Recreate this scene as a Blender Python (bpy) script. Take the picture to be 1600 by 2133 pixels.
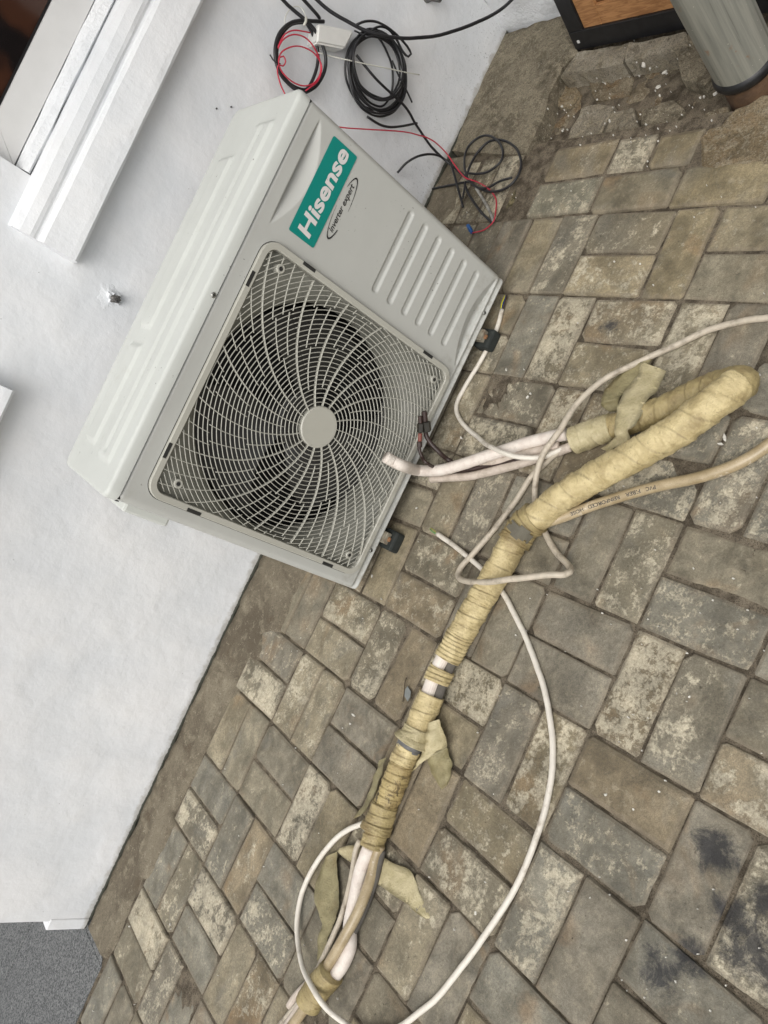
import bpy, bmesh, math, random
import numpy as np
from mathutils import Vector, Matrix, noise as mnoise

for o in list(bpy.data.objects):
    bpy.data.objects.remove(o, do_unlink=True)
scene = bpy.context.scene
COL = scene.collection
random.seed(7)
RNG = np.random.default_rng(7)

# ------------------------------------------------------------------ camera
F_PX = 1512.39                       # focal length in pixels of a 1600 x 2133 frame
CAM = np.array([0.16477, -1.88055, 1.23007])
CR = np.array([[0.42318666, -0.59400715, -0.68415536],
               [-0.90575098, -0.25820025, -0.33607708],
               [0.0229831, 0.76189773, -0.64728945]])   # rows: right, down, forward
PCX, PCY = 800.0, 1066.5
cd = bpy.data.cameras.new('camera')
cam = bpy.data.objects.new('camera', cd)
COL.objects.link(cam)
M = Matrix.Identity(4)
for r in range(3):
    M[r][0] = CR[0][r]; M[r][1] = -CR[1][r]; M[r][2] = -CR[2][r]; M[r][3] = CAM[r]
cam.matrix_world = M
cd.sensor_fit = 'VERTICAL'
cd.sensor_height = 36.0
cd.lens = F_PX / 2133.0 * 36.0
cd.clip_start = 0.02
cd.clip_end = 200.0
scene.camera = cam

# ------------------------------------------------------------------ light
SUN_AZ = math.radians(220)      # compass of the soft bright part of the sky (behind the camera, left)
SUN_EL = math.radians(53)
world = bpy.data.worlds.new('World'); scene.world = world
world.use_nodes = True
wn = world.node_tree; wn.nodes.clear()
wo = wn.nodes.new('ShaderNodeOutputWorld')
bg = wn.nodes.new('ShaderNodeBackground'); bg.inputs['Strength'].default_value = 0.12
sky = wn.nodes.new('ShaderNodeTexSky'); sky.sky_type = 'NISHITA'; sky.sun_disc = False
sky.sun_elevation = SUN_EL
sky.sun_rotation = SUN_AZ
sky.dust_density = 4.0; sky.air_density = 1.0; sky.ozone_density = 1.0
hs = wn.nodes.new('ShaderNodeHueSaturation'); hs.inputs['Saturation'].default_value = 0.22
wn.links.new(sky.outputs[0], hs.inputs['Color'])
wn.links.new(hs.outputs[0], bg.inputs[0]); wn.links.new(bg.outputs[0], wo.inputs[0])
sd = bpy.data.lights.new('sun', 'SUN'); sd.energy = 1.3; sd.angle = math.radians(50); sd.color = (1.0, 0.96, 0.9)
sun = bpy.data.objects.new('sun', sd); COL.objects.link(sun)
sdir = Vector((math.sin(SUN_AZ) * math.cos(SUN_EL), math.cos(SUN_AZ) * math.cos(SUN_EL), math.sin(SUN_EL)))
sun.rotation_euler = sdir.to_track_quat('Z', 'Y').to_euler()
sun.location = (-3, -4, 6)
vs = scene.view_settings
vs.view_transform = 'Standard'; vs.look = 'None'; vs.gamma = 1.0; vs.use_curve_mapping = False
vs.exposure = 0.27
try:
    scene.cycles.use_denoising = True
    scene.cycles.max_bounces = 8
    scene.cycles.transparent_max_bounces = 8
except Exception:
    pass

# ------------------------------------------------------------------ pixel helpers (photo pixels, 1600 x 2133)
def ray(u):
    return CR.T @ np.array([u[0] - PCX, u[1] - PCY, F_PX])
def gz(x, y, z=0.0):
    d = ray((x, y)); t = (z - CAM[2]) / d[2]; return CAM + d * t
def wy(x, y, yy=0.0):
    d = ray((x, y)); t = (yy - CAM[1]) / d[1]; return CAM + d * t
def zoomf(ox, oy, s):
    return lambda x, y: (ox + x / s, oy + y / s)

# ------------------------------------------------------------------ object helpers
def tag(o, label=None, cat=None, group=None, kind=None):
    if label: o['label'] = label
    if cat: o['category'] = cat
    if group: o['group'] = group
    if kind: o['kind'] = kind
    return o
def empty(name, loc=(0, 0, 0), rz=0.0, parent=None):
    o = bpy.data.objects.new(name, None); COL.objects.link(o)
    o.location = loc; o.rotation_euler = (0, 0, rz)
    o.empty_display_size = 0.05
    if parent: o.parent = parent
    return o
def mesh_obj(name, verts, faces, mat, parent=None, smooth=False, matrix=None, world_space=False):
    me = bpy.data.meshes.new(name)
    me.from_pydata([tuple(map(float, v)) for v in verts], [], [tuple(f) for f in faces])
    if smooth:
        me.polygons.foreach_set('use_smooth', [True] * len(me.polygons))
    me.update()
    o = bpy.data.objects.new(name, me); COL.objects.link(o)
    if mat: me.materials.append(mat)
    if parent:
        o.parent = parent
        if world_space:
            o.matrix_parent_inverse = (Matrix.Translation(parent.location) @ parent.rotation_euler.to_matrix().to_4x4()).inverted()
    return o
def fix_normals(o):
    bm = bmesh.new(); bm.from_mesh(o.data)
    bmesh.ops.recalc_face_normals(bm, faces=bm.faces)
    bm.to_mesh(o.data); bm.free()
    return o

def catmull(pts, step):
    """resample a polyline as a Catmull-Rom curve, points about `step` apart"""
    P = np.array(pts, float)
    if len(P) == 2:
        n = max(2, int(np.linalg.norm(P[1] - P[0]) / step))
        return np.array([P[0] + (P[1] - P[0]) * t for t in np.linspace(0, 1, n + 1)])
    Q = np.vstack([2 * P[0] - P[1], P, 2 * P[-1] - P[-2]])
    out = []
    for i in range(1, len(Q) - 2):
        a, b, c, d = Q[i - 1], Q[i], Q[i + 1], Q[i + 2]
        n = max(1, int(np.linalg.norm(c[:3] - b[:3]) / step))
        for k in range(n):
            t = k / n
            out.append(0.5 * ((2 * b) + (-a + c) * t + (2 * a - 5 * b + 4 * c - d) * t * t + (-a + 3 * b - 3 * c + d) * t ** 3))
    out.append(Q[-2])
    return np.array(out)

def frames(P):
    T = np.gradient(P, axis=0); T /= np.linalg.norm(T, axis=1)[:, None] + 1e-12
    n = np.cross(T[0], [0, 0, 1.0])
    if np.linalg.norm(n) < 1e-4: n = np.cross(T[0], [0, 1.0, 0])
    n /= np.linalg.norm(n)
    N = [n]
    for i in range(1, len(P)):
        n = N[-1] - T[i] * np.dot(N[-1], T[i]); n /= np.linalg.norm(n) + 1e-12
        N.append(n)
    N = np.array(N); B = np.cross(T, N)
    return T, N, B

def tube_geo(P, rad, seg=10, caps=True):
    """rad: number, list per point, or function(i, s, phi)"""
    T, N, B = frames(P)
    S = np.r_[0, np.cumsum(np.linalg.norm(np.diff(P, axis=0), axis=1))]
    V = []; Fc = []
    for i in range(len(P)):
        for k in range(seg):
            ph = 2 * math.pi * k / seg
            r = rad(i, S[i], ph) if callable(rad) else (rad[i] if hasattr(rad, '__len__') else rad)
            V.append(P[i] + (N[i] * math.cos(ph) + B[i] * math.sin(ph)) * r)
    for i in range(len(P) - 1):
        for k in range(seg):
            k2 = (k + 1) % seg
            Fc.append((i * seg + k, i * seg + k2, (i + 1) * seg + k2, (i + 1) * seg + k))
    if caps:
        Fc.append(tuple(range(seg - 1, -1, -1)))
        Fc.append(tuple((len(P) - 1) * seg + k for k in range(seg)))
    return V, Fc
def tube(name, pts, rad, mat, parent=None, seg=10, step=0.008, caps=True, raw=False):
    P = np.array(pts, float) if raw else catmull(pts, step)
    if len(P) > 20 and not callable(rad):
        r0 = rad if not hasattr(rad, '__len__') else rad[0]
        for i in range(2, len(P) - 2):
            s_ = i * step
            P[i, :2] += r0 * .30 * np.array([mnoise.noise(Vector((s_ * 14, pts[0][0] * 9, 1.0))), mnoise.noise(Vector((s_ * 14, pts[0][0] * 9, 7.0)))])
            P[i, :2] += r0 * .10 * np.array([mnoise.noise(Vector((s_ * 60, 3.0, 1.0))), mnoise.noise(Vector((s_ * 60, 3.0, 7.0)))])
    V, Fc = tube_geo(P[:, :3], rad, seg, caps)
    return mesh_obj(name, V, Fc, mat, parent, smooth=True, world_space=parent is not None)

def box_geo(x0, x1, y0, y1, z0, z1, b=0.0):
    """box with chamfered edges (b)"""
    bm = bmesh.new()
    bmesh.ops.create_cube(bm, size=1)
    for v in bm.verts:
        v.co = Vector(((x0 + x1) / 2 + v.co.x * (x1 - x0), (y0 + y1) / 2 + v.co.y * (y1 - y0), (z0 + z1) / 2 + v.co.z * (z1 - z0)))
    if b > 0:
        bmesh.ops.bevel(bm, geom=list(bm.edges), offset=b, segments=2, affect='EDGES', profile=0.5)
    V = [tuple(v.co) for v in bm.verts]; bm.verts.index_update()
    Fc = [[v.index for v in f.verts] for f in bm.faces]
    bm.free()
    return V, Fc
def box(name, x0, x1, y0, y1, z0, z1, mat, parent=None, b=0.002):
    V, Fc = box_geo(x0, x1, y0, y1, z0, z1, b)
    return mesh_obj(name, V, Fc, mat, parent)
def merge(geos):
    V = []; Fc = []
    for v, f in geos:
        n = len(V); V += list(v); Fc += [tuple(i + n for i in q) for q in f]
    return V, Fc
def prism_geo(outline, z0, z1, bevel=0.0, rim=0.0, half=None):
    """vertical prism from a counter-clockwise xy outline, top edge chamfered in two steps"""
    O = np.array(outline, float)
    n = len(O); c = O.mean(0)
    def inset(d):
        out = []
        if half:
            for k, q in enumerate(O):
                e = d * (1 + .06 * (k % 2))
                out.append((max(-half[0] + e, min(half[0] - e, q[0])), max(-half[1] + d, min(half[1] - d, q[1]))))
            return out
        for i in range(n):
            a, b, e = O[i - 1], O[i], O[(i + 1) % n]
            t1 = (b - a) / (np.linalg.norm(b - a) + 1e-9); t2 = (e - b) / (np.linalg.norm(e - b) + 1e-9)
            nn = np.array([-t1[1] - t2[1], t1[0] + t2[0]]); L = np.linalg.norm(nn)
            nn = nn / (L + 1e-9)
            out.append(b + nn * d / max(0.5, L / 2))
        return out
    rings = [(O, z0)]
    if bevel > 0:
        rings += [(O, z1 - bevel), (inset(bevel * 0.35), z1 - bevel * 0.3), (inset(bevel * 1.1), z1)]
        if rim: rings += [(inset(rim), z1 + .0004)]
    else:
        rings += [(O, z1)]
    V = []; Fc = []
    for R_, z in rings:
        for q in R_:
            V.append((q[0], q[1], z))
    for i in range(len(rings) - 1):
        for k in range(n):
            k2 = (k + 1) % n
            Fc.append((i * n + k, i * n + k2, (i + 1) * n + k2, (i + 1) * n + k))
    Fc.append(tuple((len(rings) - 1) * n + k for k in range(n)))
    Fc.append(tuple(range(n - 1, -1, -1)))
    return V, Fc

# ------------------------------------------------------------------ material helpers
class NT:
    def __init__(s, name):
        s.m = bpy.data.materials.new(name); s.m.use_nodes = True
        s.t = s.m.node_tree; s.t.nodes.clear()
        s.out = s.t.nodes.new('ShaderNodeOutputMaterial')
        s.b = s.t.nodes.new('ShaderNodeBsdfPrincipled')
        s.t.links.new(s.b.outputs[0], s.out.inputs['Surface'])
        s.geo = None
    def n(s, typ, **kw):
        nd = s.t.nodes.new(typ)
        for k, v in kw.items(): setattr(nd, k, v)
        return nd
    def link(s, a, b): s.t.links.new(a, b)
    def pos(s):
        if not s.geo: s.geo = s.n('ShaderNodeNewGeometry')
        return s.geo.outputs['Position']
    def obj(s):
        return s.n('ShaderNodeTexCoord').outputs['Object']
    def vec(s, v):
        nd = s.n('ShaderNodeCombineXYZ')
        for i in range(3): nd.inputs[i].default_value = v[i]
        return nd.outputs[0]
    def vmath(s, op, a, b):
        nd = s.n('ShaderNodeVectorMath', operation=op)
        for i, q in enumerate((a, b)):
            if hasattr(q, 'is_output'): s.link(q, nd.inputs[i])
            else: nd.inputs[i].default_value = q
        return nd.outputs['Value'] if op in ('DISTANCE', 'LENGTH', 'DOT_PRODUCT') else nd.outputs[0]
    def math(s, op, a, b=0.0, clamp=False):
        nd = s.n('ShaderNodeMath', operation=op, use_clamp=clamp)
        for i, q in enumerate((a, b)):
            if hasattr(q, 'is_output'): s.link(q, nd.inputs[i])
            else: nd.inputs[i].default_value = q
        return nd.outputs[0]
    def noise(s, vec, scale, detail=4.0, rough=0.55, dist=0.0):
        nd = s.n('ShaderNodeTexNoise')
        if vec is not None: s.link(vec, nd.inputs['Vector'])
        nd.inputs['Scale'].default_value = scale; nd.inputs['Detail'].default_value = detail
        nd.inputs['Roughness'].default_value = rough; nd.inputs['Distortion'].default_value = dist
        return nd.outputs['Fac']
    def voro(s, vec, scale, feature='F1'):
        nd = s.n('ShaderNodeTexVoronoi', feature=feature)
        if vec is not None: s.link(vec, nd.inputs['Vector'])
        nd.inputs['Scale'].default_value = scale
        return nd.outputs['Distance']
    def ramp(s, fac, a, b, va=0.0, vb=1.0):
        nd = s.n('ShaderNodeMapRange', interpolation_type='SMOOTHSTEP')
        s.link(fac, nd.inputs['Value'])
        nd.inputs['From Min'].default_value = a; nd.inputs['From Max'].default_value = b
        nd.inputs['To Min'].default_value = va; nd.inputs['To Max'].default_value = vb
        return nd.outputs['Result']
    def mix(s, fac, a, b, blend='MIX'):
        nd = s.n('ShaderNodeMix', data_type='RGBA', blend_type=blend)
        for q, i in ((fac, 0), (a, 6), (b, 7)):
            if hasattr(q, 'is_output'): s.link(q, nd.inputs[i])
            elif i == 0: nd.inputs[0].default_value = q
            else: nd.inputs[i].default_value = (*q, 1.0)
        return nd.outputs[2]
    def bump(s, h, strength=0.3, dist=0.01, prev=None):
        nd = s.n('ShaderNodeBump')
        s.link(h, nd.inputs['Height'])
        nd.inputs['Strength'].default_value = strength; nd.inputs['Distance'].default_value = dist
        if prev is not None: s.link(prev, nd.inputs['Normal'])
        return nd.outputs[0]
    def done(s, color=None, rough=None, normal=None, metal=None, **kw):
        for k, q in (('Base Color', color), ('Roughness', rough), ('Normal', normal), ('Metallic', metal)):
            if q is None: continue
            if hasattr(q, 'is_output'): s.link(q, s.b.inputs[k])
            elif k == 'Base Color': s.b.inputs[k].default_value = (*q, 1.0)
            else: s.b.inputs[k].default_value = q
        for k, v in kw.items():
            s.b.inputs[k].default_value = v
        return s.m
def srgb(r, g, b):
    f = lambda c: (c / 255 / 12.92) if c / 255 <= 0.04045 else ((c / 255 + 0.055) / 1.055) ** 2.4
    return (f(r), f(g), f(b))
def simple(name, col, rough=0.5, var=0.12, scale=40.0, bump=0.0, metal=0.0, dirt=None, dirt_amt=0.5, dirt_scale=12.0):
    t = NT(name); p = t.pos()
    n = t.noise(p, scale, 5)
    c = t.mix(t.ramp(n, 0.25, 0.75), tuple(x * (1 - var) for x in col), tuple(min(1, x * (1 + var)) for x in col))
    if dirt:
        d = t.noise(p, dirt_scale, 8, 0.65)
        c = t.mix(t.ramp(d, 0.5, 0.72, 0, dirt_amt), c, dirt)
    nr = t.bump(t.noise(p, scale * 6, 4), bump, 0.003) if bump else None
    return t.done(c, rough, nr, metal)

# ------------------------------------------------------------------ materials
def mat_brick():
    t = NT('paver_concrete'); oi = t.n('ShaderNodeObjectInfo')
    rv = t.n('ShaderNodeCombineXYZ'); t.link(t.math('MULTIPLY', oi.outputs['Random'], 37.0), rv.inputs[0]); t.link(t.math('MULTIPLY', oi.outputs['Random'], 11.0), rv.inputs[1])
    p0 = t.pos(); p = t.vmath('ADD', p0, rv.outputs[0])
    sv = t.n('ShaderNodeVectorMath', operation='SCALE'); t.link(p, sv.inputs[0])
    t.link(t.math('ADD', .62, t.math('MULTIPLY', t.math('FRACT', t.math('MULTIPLY', oi.outputs['Random'], 7.31)), .9)), sv.inputs['Scale']); p = sv.outputs[0]
    wear = oi.outputs['Alpha']
    rim = t.n('ShaderNodeAttribute', attribute_name='rim').outputs['Fac']
    big = t.noise(p, 9, 4, 0.55, 0.6)
    mid = t.noise(p, 38, 9, 0.74, 0.25)
    fine = t.noise(p, 170, 7, 0.75)
    grit = t.noise(p, 650, 3, 0.6)
    body = t.mix(t.ramp(big, 0.28, 0.72), (.66, .645, .61), (1.16, 1.15, 1.12))
    body = t.mix(1.0, oi.outputs['Color'], body, 'MULTIPLY')
    # warm rust / cool blue cement clouds
    w1 = t.noise(p, 6.5, 3, .5, .8)
    body = t.mix(t.ramp(w1, .56, .74, 0, .45), body, srgb(140, 112, 80))
    body = t.mix(t.ramp(w1, .44, .28, 0, .35), body, srgb(118, 117, 110))
    body = t.mix(t.ramp(fine, 0.34, 0.66, .42, 0), body, srgb(66, 60, 50))
    body = t.mix(t.ramp(mid, 0.52, 0.64, 0, .35), body, srgb(150, 141, 120))
    # pale cement skin that has flaked away in patches
    lvl = t.math('ADD', t.math('MULTIPLY', mid, 0.72), t.math('MULTIPLY', big, 0.38))
    lvl = t.math('ADD', lvl, t.math('MULTIPLY', t.math('SUBTRACT', wear, .5), .34))
    lvl = t.math('ADD', lvl, t.math('MULTIPLY', t.math('SUBTRACT', fine, .5), .30))
    crust = t.ramp(lvl, 0.560, 0.650)
    pale = t.mix(t.ramp(fine, 0.35, 0.68), srgb(150, 141, 122), srgb(182, 173, 151))
    c = t.mix(t.math('MULTIPLY', crust, .8), body, pale)
    # dark grime in the pores
    c = t.mix(t.ramp(t.noise(p, 75, 8, 0.78), 0.585, 0.66, 0, 0.55), c, srgb(78, 71, 59))
    pits = t.math('MULTIPLY', t.ramp(t.voro(p, 62), 0.05, 0.10, 1, 0), t.ramp(t.noise(p, 21, 2), 0.56, 0.62))
    c = t.mix(t.math('MULTIPLY', pits, 0.7), c, srgb(56, 50, 42))
    # dust and dirt lying along the worn edges
    rd_ = t.math('ADD', t.math('SUBTRACT', 1.0, rim), t.math('MULTIPLY', t.math('SUBTRACT', mid, .5), 1.6))
    c = t.mix(t.ramp(rd_, .45, .95, 0, .45), c, srgb(112, 102, 87))
    # tarry black stains with a place of their own
    sm = None
    for (x, y, rad) in STAINS:
        f = t.ramp(t.vmath('DISTANCE', p0, (x, y, 0.0)), rad * 0.1, rad * 1.25, .40, 0)
        sm = f if sm is None else t.math('MAXIMUM', sm, f)
    m = t.math('MULTIPLY', t.ramp(t.math('ADD', sm, t.math('MULTIPLY', t.noise(p0, 24, 9, 0.80, 0.5), 1.0)), .68, .92), t.ramp(sm, .02, .12))
    c = t.mix(t.math('MULTIPLY', m, 0.88), c, srgb(46, 46, 48))
    vr = t.noise(p, 15, 6, .62, .5)
    c = t.mix(1.0, c, t.mix(t.ramp(vr, .3, .7), (.90, .925, .955), (1.50, 1.52, 1.545)), 'MULTIPLY')
    c = t.mix(1.0, c, t.mix(t.ramp(grit, .3, .7), (.80, .80, .80), (1.16, 1.16, 1.16)), 'MULTIPLY')
    h = t.math('ADD', t.math('MULTIPLY', crust, 0.5), t.math('ADD', t.math('MULTIPLY', fine, 0.9), t.math('MULTIPLY', pits, -1.2)))
    nr = t.bump(h, 0.6, 0.0026); nr = t.bump(grit, 0.3, 0.0012, nr); nr = t.bump(big, 0.35, 0.014, nr)
    return t.done(c, t.ramp(fine, 0.3, 0.7, 0.70, 0.92), nr, **{'Specular IOR Level': 0.3})

ST = [(1490, 1770, .060), (1520, 1900, .055), (1565, 1975, .085), (1375, 2030, .055), (1440, 1990, .05), (1270, 680, .04), (1600, 1880, .05)]
STAINS = [(*gz(a, b)[:2], r) for a, b, r in ST]
M_BRICK = mat_brick()

def mat_moss():
    t = NT('mossy_paver'); p = t.pos()
    n = t.noise(p, 55, 9, 0.75)
    c = t.mix(t.ramp(n, 0.38, 0.62), srgb(62, 56, 38), srgb(132, 122, 90))
    c = t.mix(t.ramp(t.noise(p, 11, 4), 0.45, 0.65, 0, .6), c, srgb(66, 68, 40))
    return t.done(c, 0.95, t.bump(t.noise(p, 260, 6, .7), 0.8, 0.003))
M_MOSS = mat_moss()

def mat_soil():
    t = NT('joint_soil'); p = t.pos()
    n = t.noise(p, 26, 8, 0.7); f = t.noise(p, 420, 5, 0.7)
    c = t.mix(t.ramp(n, 0.35, 0.65), srgb(76, 69, 59), srgb(132, 122, 106))
    c = t.mix(t.ramp(f, 0.5, 0.62, 0, .7), c, srgb(50, 42, 33))
    c = t.mix(t.ramp(t.voro(p, 260), 0.1, 0.16, .7, 0), c, srgb(140, 124, 104))
    h = t.math('ADD', f, t.math('MULTIPLY', n, 1.2))
    return t.done(c, 0.97, t.bump(h, 0.9, 0.004), **{'Specular IOR Level': 0.15})
M_SOIL = mat_soil()

def mat_mortar():
    t = NT('mortar'); p = t.pos()
    big = t.noise(p, 5, 6, 0.6, .6); mid = t.noise(p, 22, 8, 0.65, .4); f = t.noise(p, 260, 6, .7)
    c = t.mix(t.ramp(big, 0.35, 0.62), srgb(92, 84, 71), srgb(122, 114, 98))
    c = t.mix(t.ramp(mid, 0.50, 0.66, 0, .6), c, srgb(140, 132, 114))
    c = t.mix(t.ramp(t.noise(p, 13, 5, .6), 0.56, 0.7, 0, .5), c, srgb(84, 72, 58))
    c = t.mix(t.ramp(f, 0.50, 0.62, 0, .5), c, srgb(70, 62, 50))
    c = t.mix(t.ramp(t.noise(p, 80, 8, .75), .55, .64, 0, .5), c, srgb(154, 146, 128))
    v = t.voro(p, 130); fl = t.math('MULTIPLY', t.ramp(v, 0.07, 0.12, 1, 0), t.ramp(t.noise(p, 12, 3), 0.52, 0.6))
    c = t.mix(fl, c, srgb(205, 198, 182))
    h = t.math('ADD', t.math('MULTIPLY', mid, 1.0), t.math('MULTIPLY', f, .5))
    return t.done(c, 0.88, t.bump(h, 0.5, 0.004), **{'Specular IOR Level': 0.25})
M_MORTAR = mat_mortar()

def mat_cement(name, a, b, ochre=0.0):
    t = NT(name); p = t.pos()
    big = t.noise(p, 8, 6, .6, .5); mid = t.noise(p, 40, 9, .7, .4); f = t.noise(p, 300, 6, .7)
    c = t.mix(t.ramp(big, 0.35, 0.65), a, b)
    c = t.mix(t.ramp(mid, 0.48, 0.60, 0, .7), c, srgb(168, 158, 136))
    c = t.mix(t.ramp(mid, 0.42, 0.30, 0, .7), c, srgb(70, 62, 50))
    if ochre: c = t.mix(t.ramp(t.noise(p, 14, 5, .6), .5, .62, 0, ochre), c, srgb(140, 104, 60))
    c = t.mix(t.ramp(f, 0.50, 0.60, 0, .6), c, srgb(74, 66, 54))
    c = t.mix(t.ramp(t.noise(p, 120, 7, .75), .54, .62, 0, .6), c, srgb(176, 167, 146))
    c = t.mix(t.ramp(t.noise(p, 17, 7, .7, 1.0), .56, .64, 0, .5), c, srgb(84, 76, 60))
    v = t.voro(p, 110); fl = t.math('MULTIPLY', t.ramp(v, 0.08, 0.13, 1, 0), t.ramp(t.noise(p, 9, 3), 0.5, 0.58))
    c = t.mix(fl, c, srgb(214, 208, 194))
    h = t.math('ADD', t.math('MULTIPLY', mid, 1.2), t.math('MULTIPLY', f, .7))
    return t.done(c, 0.93, t.bump(h, 1.0, 0.010), **{'Specular IOR Level': 0.2})
M_CEMENT = mat_cement('old_cement', srgb(116, 108, 92), srgb(154, 145, 125))
M_RUBBLE = mat_cement('rubble_soil', srgb(100, 90, 74), srgb(142, 129, 107), .35)
M_STONE = mat_cement('broken_stone', srgb(138, 130, 114), srgb(182, 174, 157))
M_OCHRE = mat_cement('sandy_cement', srgb(132, 117, 92), srgb(166, 150, 122), .2)

def mat_wall(name, rough_amt=1.0, specks=True):
    t = NT(name); p = t.pos()
    peel = t.noise(p, 150, 3, .5); mid = t.noise(p, 28, 6, .6); big = t.noise(p, 4.5, 4, .5); f = t.noise(p, 600, 3, .6)
    c = t.mix(t.ramp(big, .3, .7), srgb(222, 225, 228), srgb(234, 235, 236))
    c = t.mix(t.ramp(t.noise(p, 9, 6, .65), .55, .75, 0, .2), c, srgb(216, 216, 213))
    if specks:
        sep = t.n('ShaderNodeSeparateXYZ'); t.link(p, sep.inputs[0])
        low = t.math('MULTIPLY', t.ramp(sep.outputs[2], 0.30, 0.02, 0, 1), t.ramp(sep.outputs[0], 0.8, 1.1, 0, 1))
        sp = t.math('MULTIPLY', t.ramp(t.noise(p, 170, 5, .75), .56, .66), t.math('MULTIPLY', low, t.ramp(mid, .38, .6)))
        c = t.mix(t.math('MULTIPLY', sp, .7), c, srgb(70, 70, 68))
        # splash-back dirt and mould just above the paving
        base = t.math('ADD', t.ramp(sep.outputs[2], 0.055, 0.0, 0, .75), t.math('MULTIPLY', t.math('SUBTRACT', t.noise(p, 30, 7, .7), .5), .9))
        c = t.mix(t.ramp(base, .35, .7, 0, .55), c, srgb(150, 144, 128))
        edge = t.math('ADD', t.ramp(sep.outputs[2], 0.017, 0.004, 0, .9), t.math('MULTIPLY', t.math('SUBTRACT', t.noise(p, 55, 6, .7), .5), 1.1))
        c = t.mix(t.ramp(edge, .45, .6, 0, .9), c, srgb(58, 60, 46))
        ds = t.math('MULTIPLY', t.ramp(t.voro(p, 38), .035, .055, 1, 0), t.ramp(t.noise(p, 6, 2), .56, .6))
        c = t.mix(t.math('MULTIPLY', ds, .6), c, srgb(120, 118, 112))
    h = t.math('ADD', t.math('MULTIPLY', peel, .35), t.math('ADD', t.math('MULTIPLY', mid, 1.0), t.math('MULTIPLY', f, .12)))
    nr = t.bump(h, .25 * rough_amt, .005); nr = t.bump(big, .38, .035, nr)
    return t.done(c, .62, nr, **{'Specular IOR Level': 0.35})
M_WALL = mat_wall('painted_plaster')
M_SILL = mat_wall('painted_sill', 1.5, False)
M_ROUGHWALL = mat_wall('rough_plaster', 3.6, False)

def mat_granite():
    t = NT('granite'); p = t.pos()
    a = t.noise(p, 210, 6, .8); b = t.noise(p, 90, 4, .7)
    c = t.mix(t.ramp(a, .43, .57), srgb(54, 56, 57), srgb(124, 125, 124))
    c = t.mix(t.ramp(b, .55, .66, 0, .5), c, srgb(148, 149, 147))
    c = t.mix(t.ramp(t.noise(p, 6, 4), .5, .7, 0, .25), c, srgb(84, 85, 85))
    return t.done(c, .7, t.bump(a, .15, .001))
M_GRANITE = mat_granite()

# ------------------------------------------------------------------ ground
gv = 12.0
ground = mesh_obj('ground', [(-gv, -gv, -0.045), (gv, -gv, -0.045), (gv, gv, -0.045), (-gv, gv, -0.045)], [(0, 1, 2, 3)], M_SOIL)
tag(ground, kind='structure')

# sandy bed that shows in the joints between the pavers (just below the paver tops)
def patch_grid(x0, x1, y0, y1, nx, ny, zf, hole=None):
    V = []; Fc = []
    for i in range(nx + 1):
        for j in range(ny + 1):
            x = x0 + (x1 - x0) * i / nx; y = y0 + (y1 - y0) * j / ny
            V.append((x, y, zf(x, y)))
    for i in range(nx):
        for j in range(ny):
            a = i * (ny + 1) + j
            if hole and hole(x0 + (x1 - x0) * (i + .5) / nx, y0 + (y1 - y0) * (j + .5) / ny): continue
            Fc.append((a, a + ny + 1, a + ny + 2, a + 1))
    return V, Fc
def nz(x, y, s, seed=0.0):
    return mnoise.noise(Vector((x * s + seed, y * s, seed * 1.7)))
V, Fc = patch_grid(-2.4, 1.30, -2.2, -0.05, 240, 150, lambda x, y: -0.0056 + 0.0034 * nz(x, y, 7) + 0.0016 * nz(x, y, 60))
pav = mesh_obj('pavement', V, Fc, M_SOIL, smooth=True)
tag(pav, kind='structure')

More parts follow.
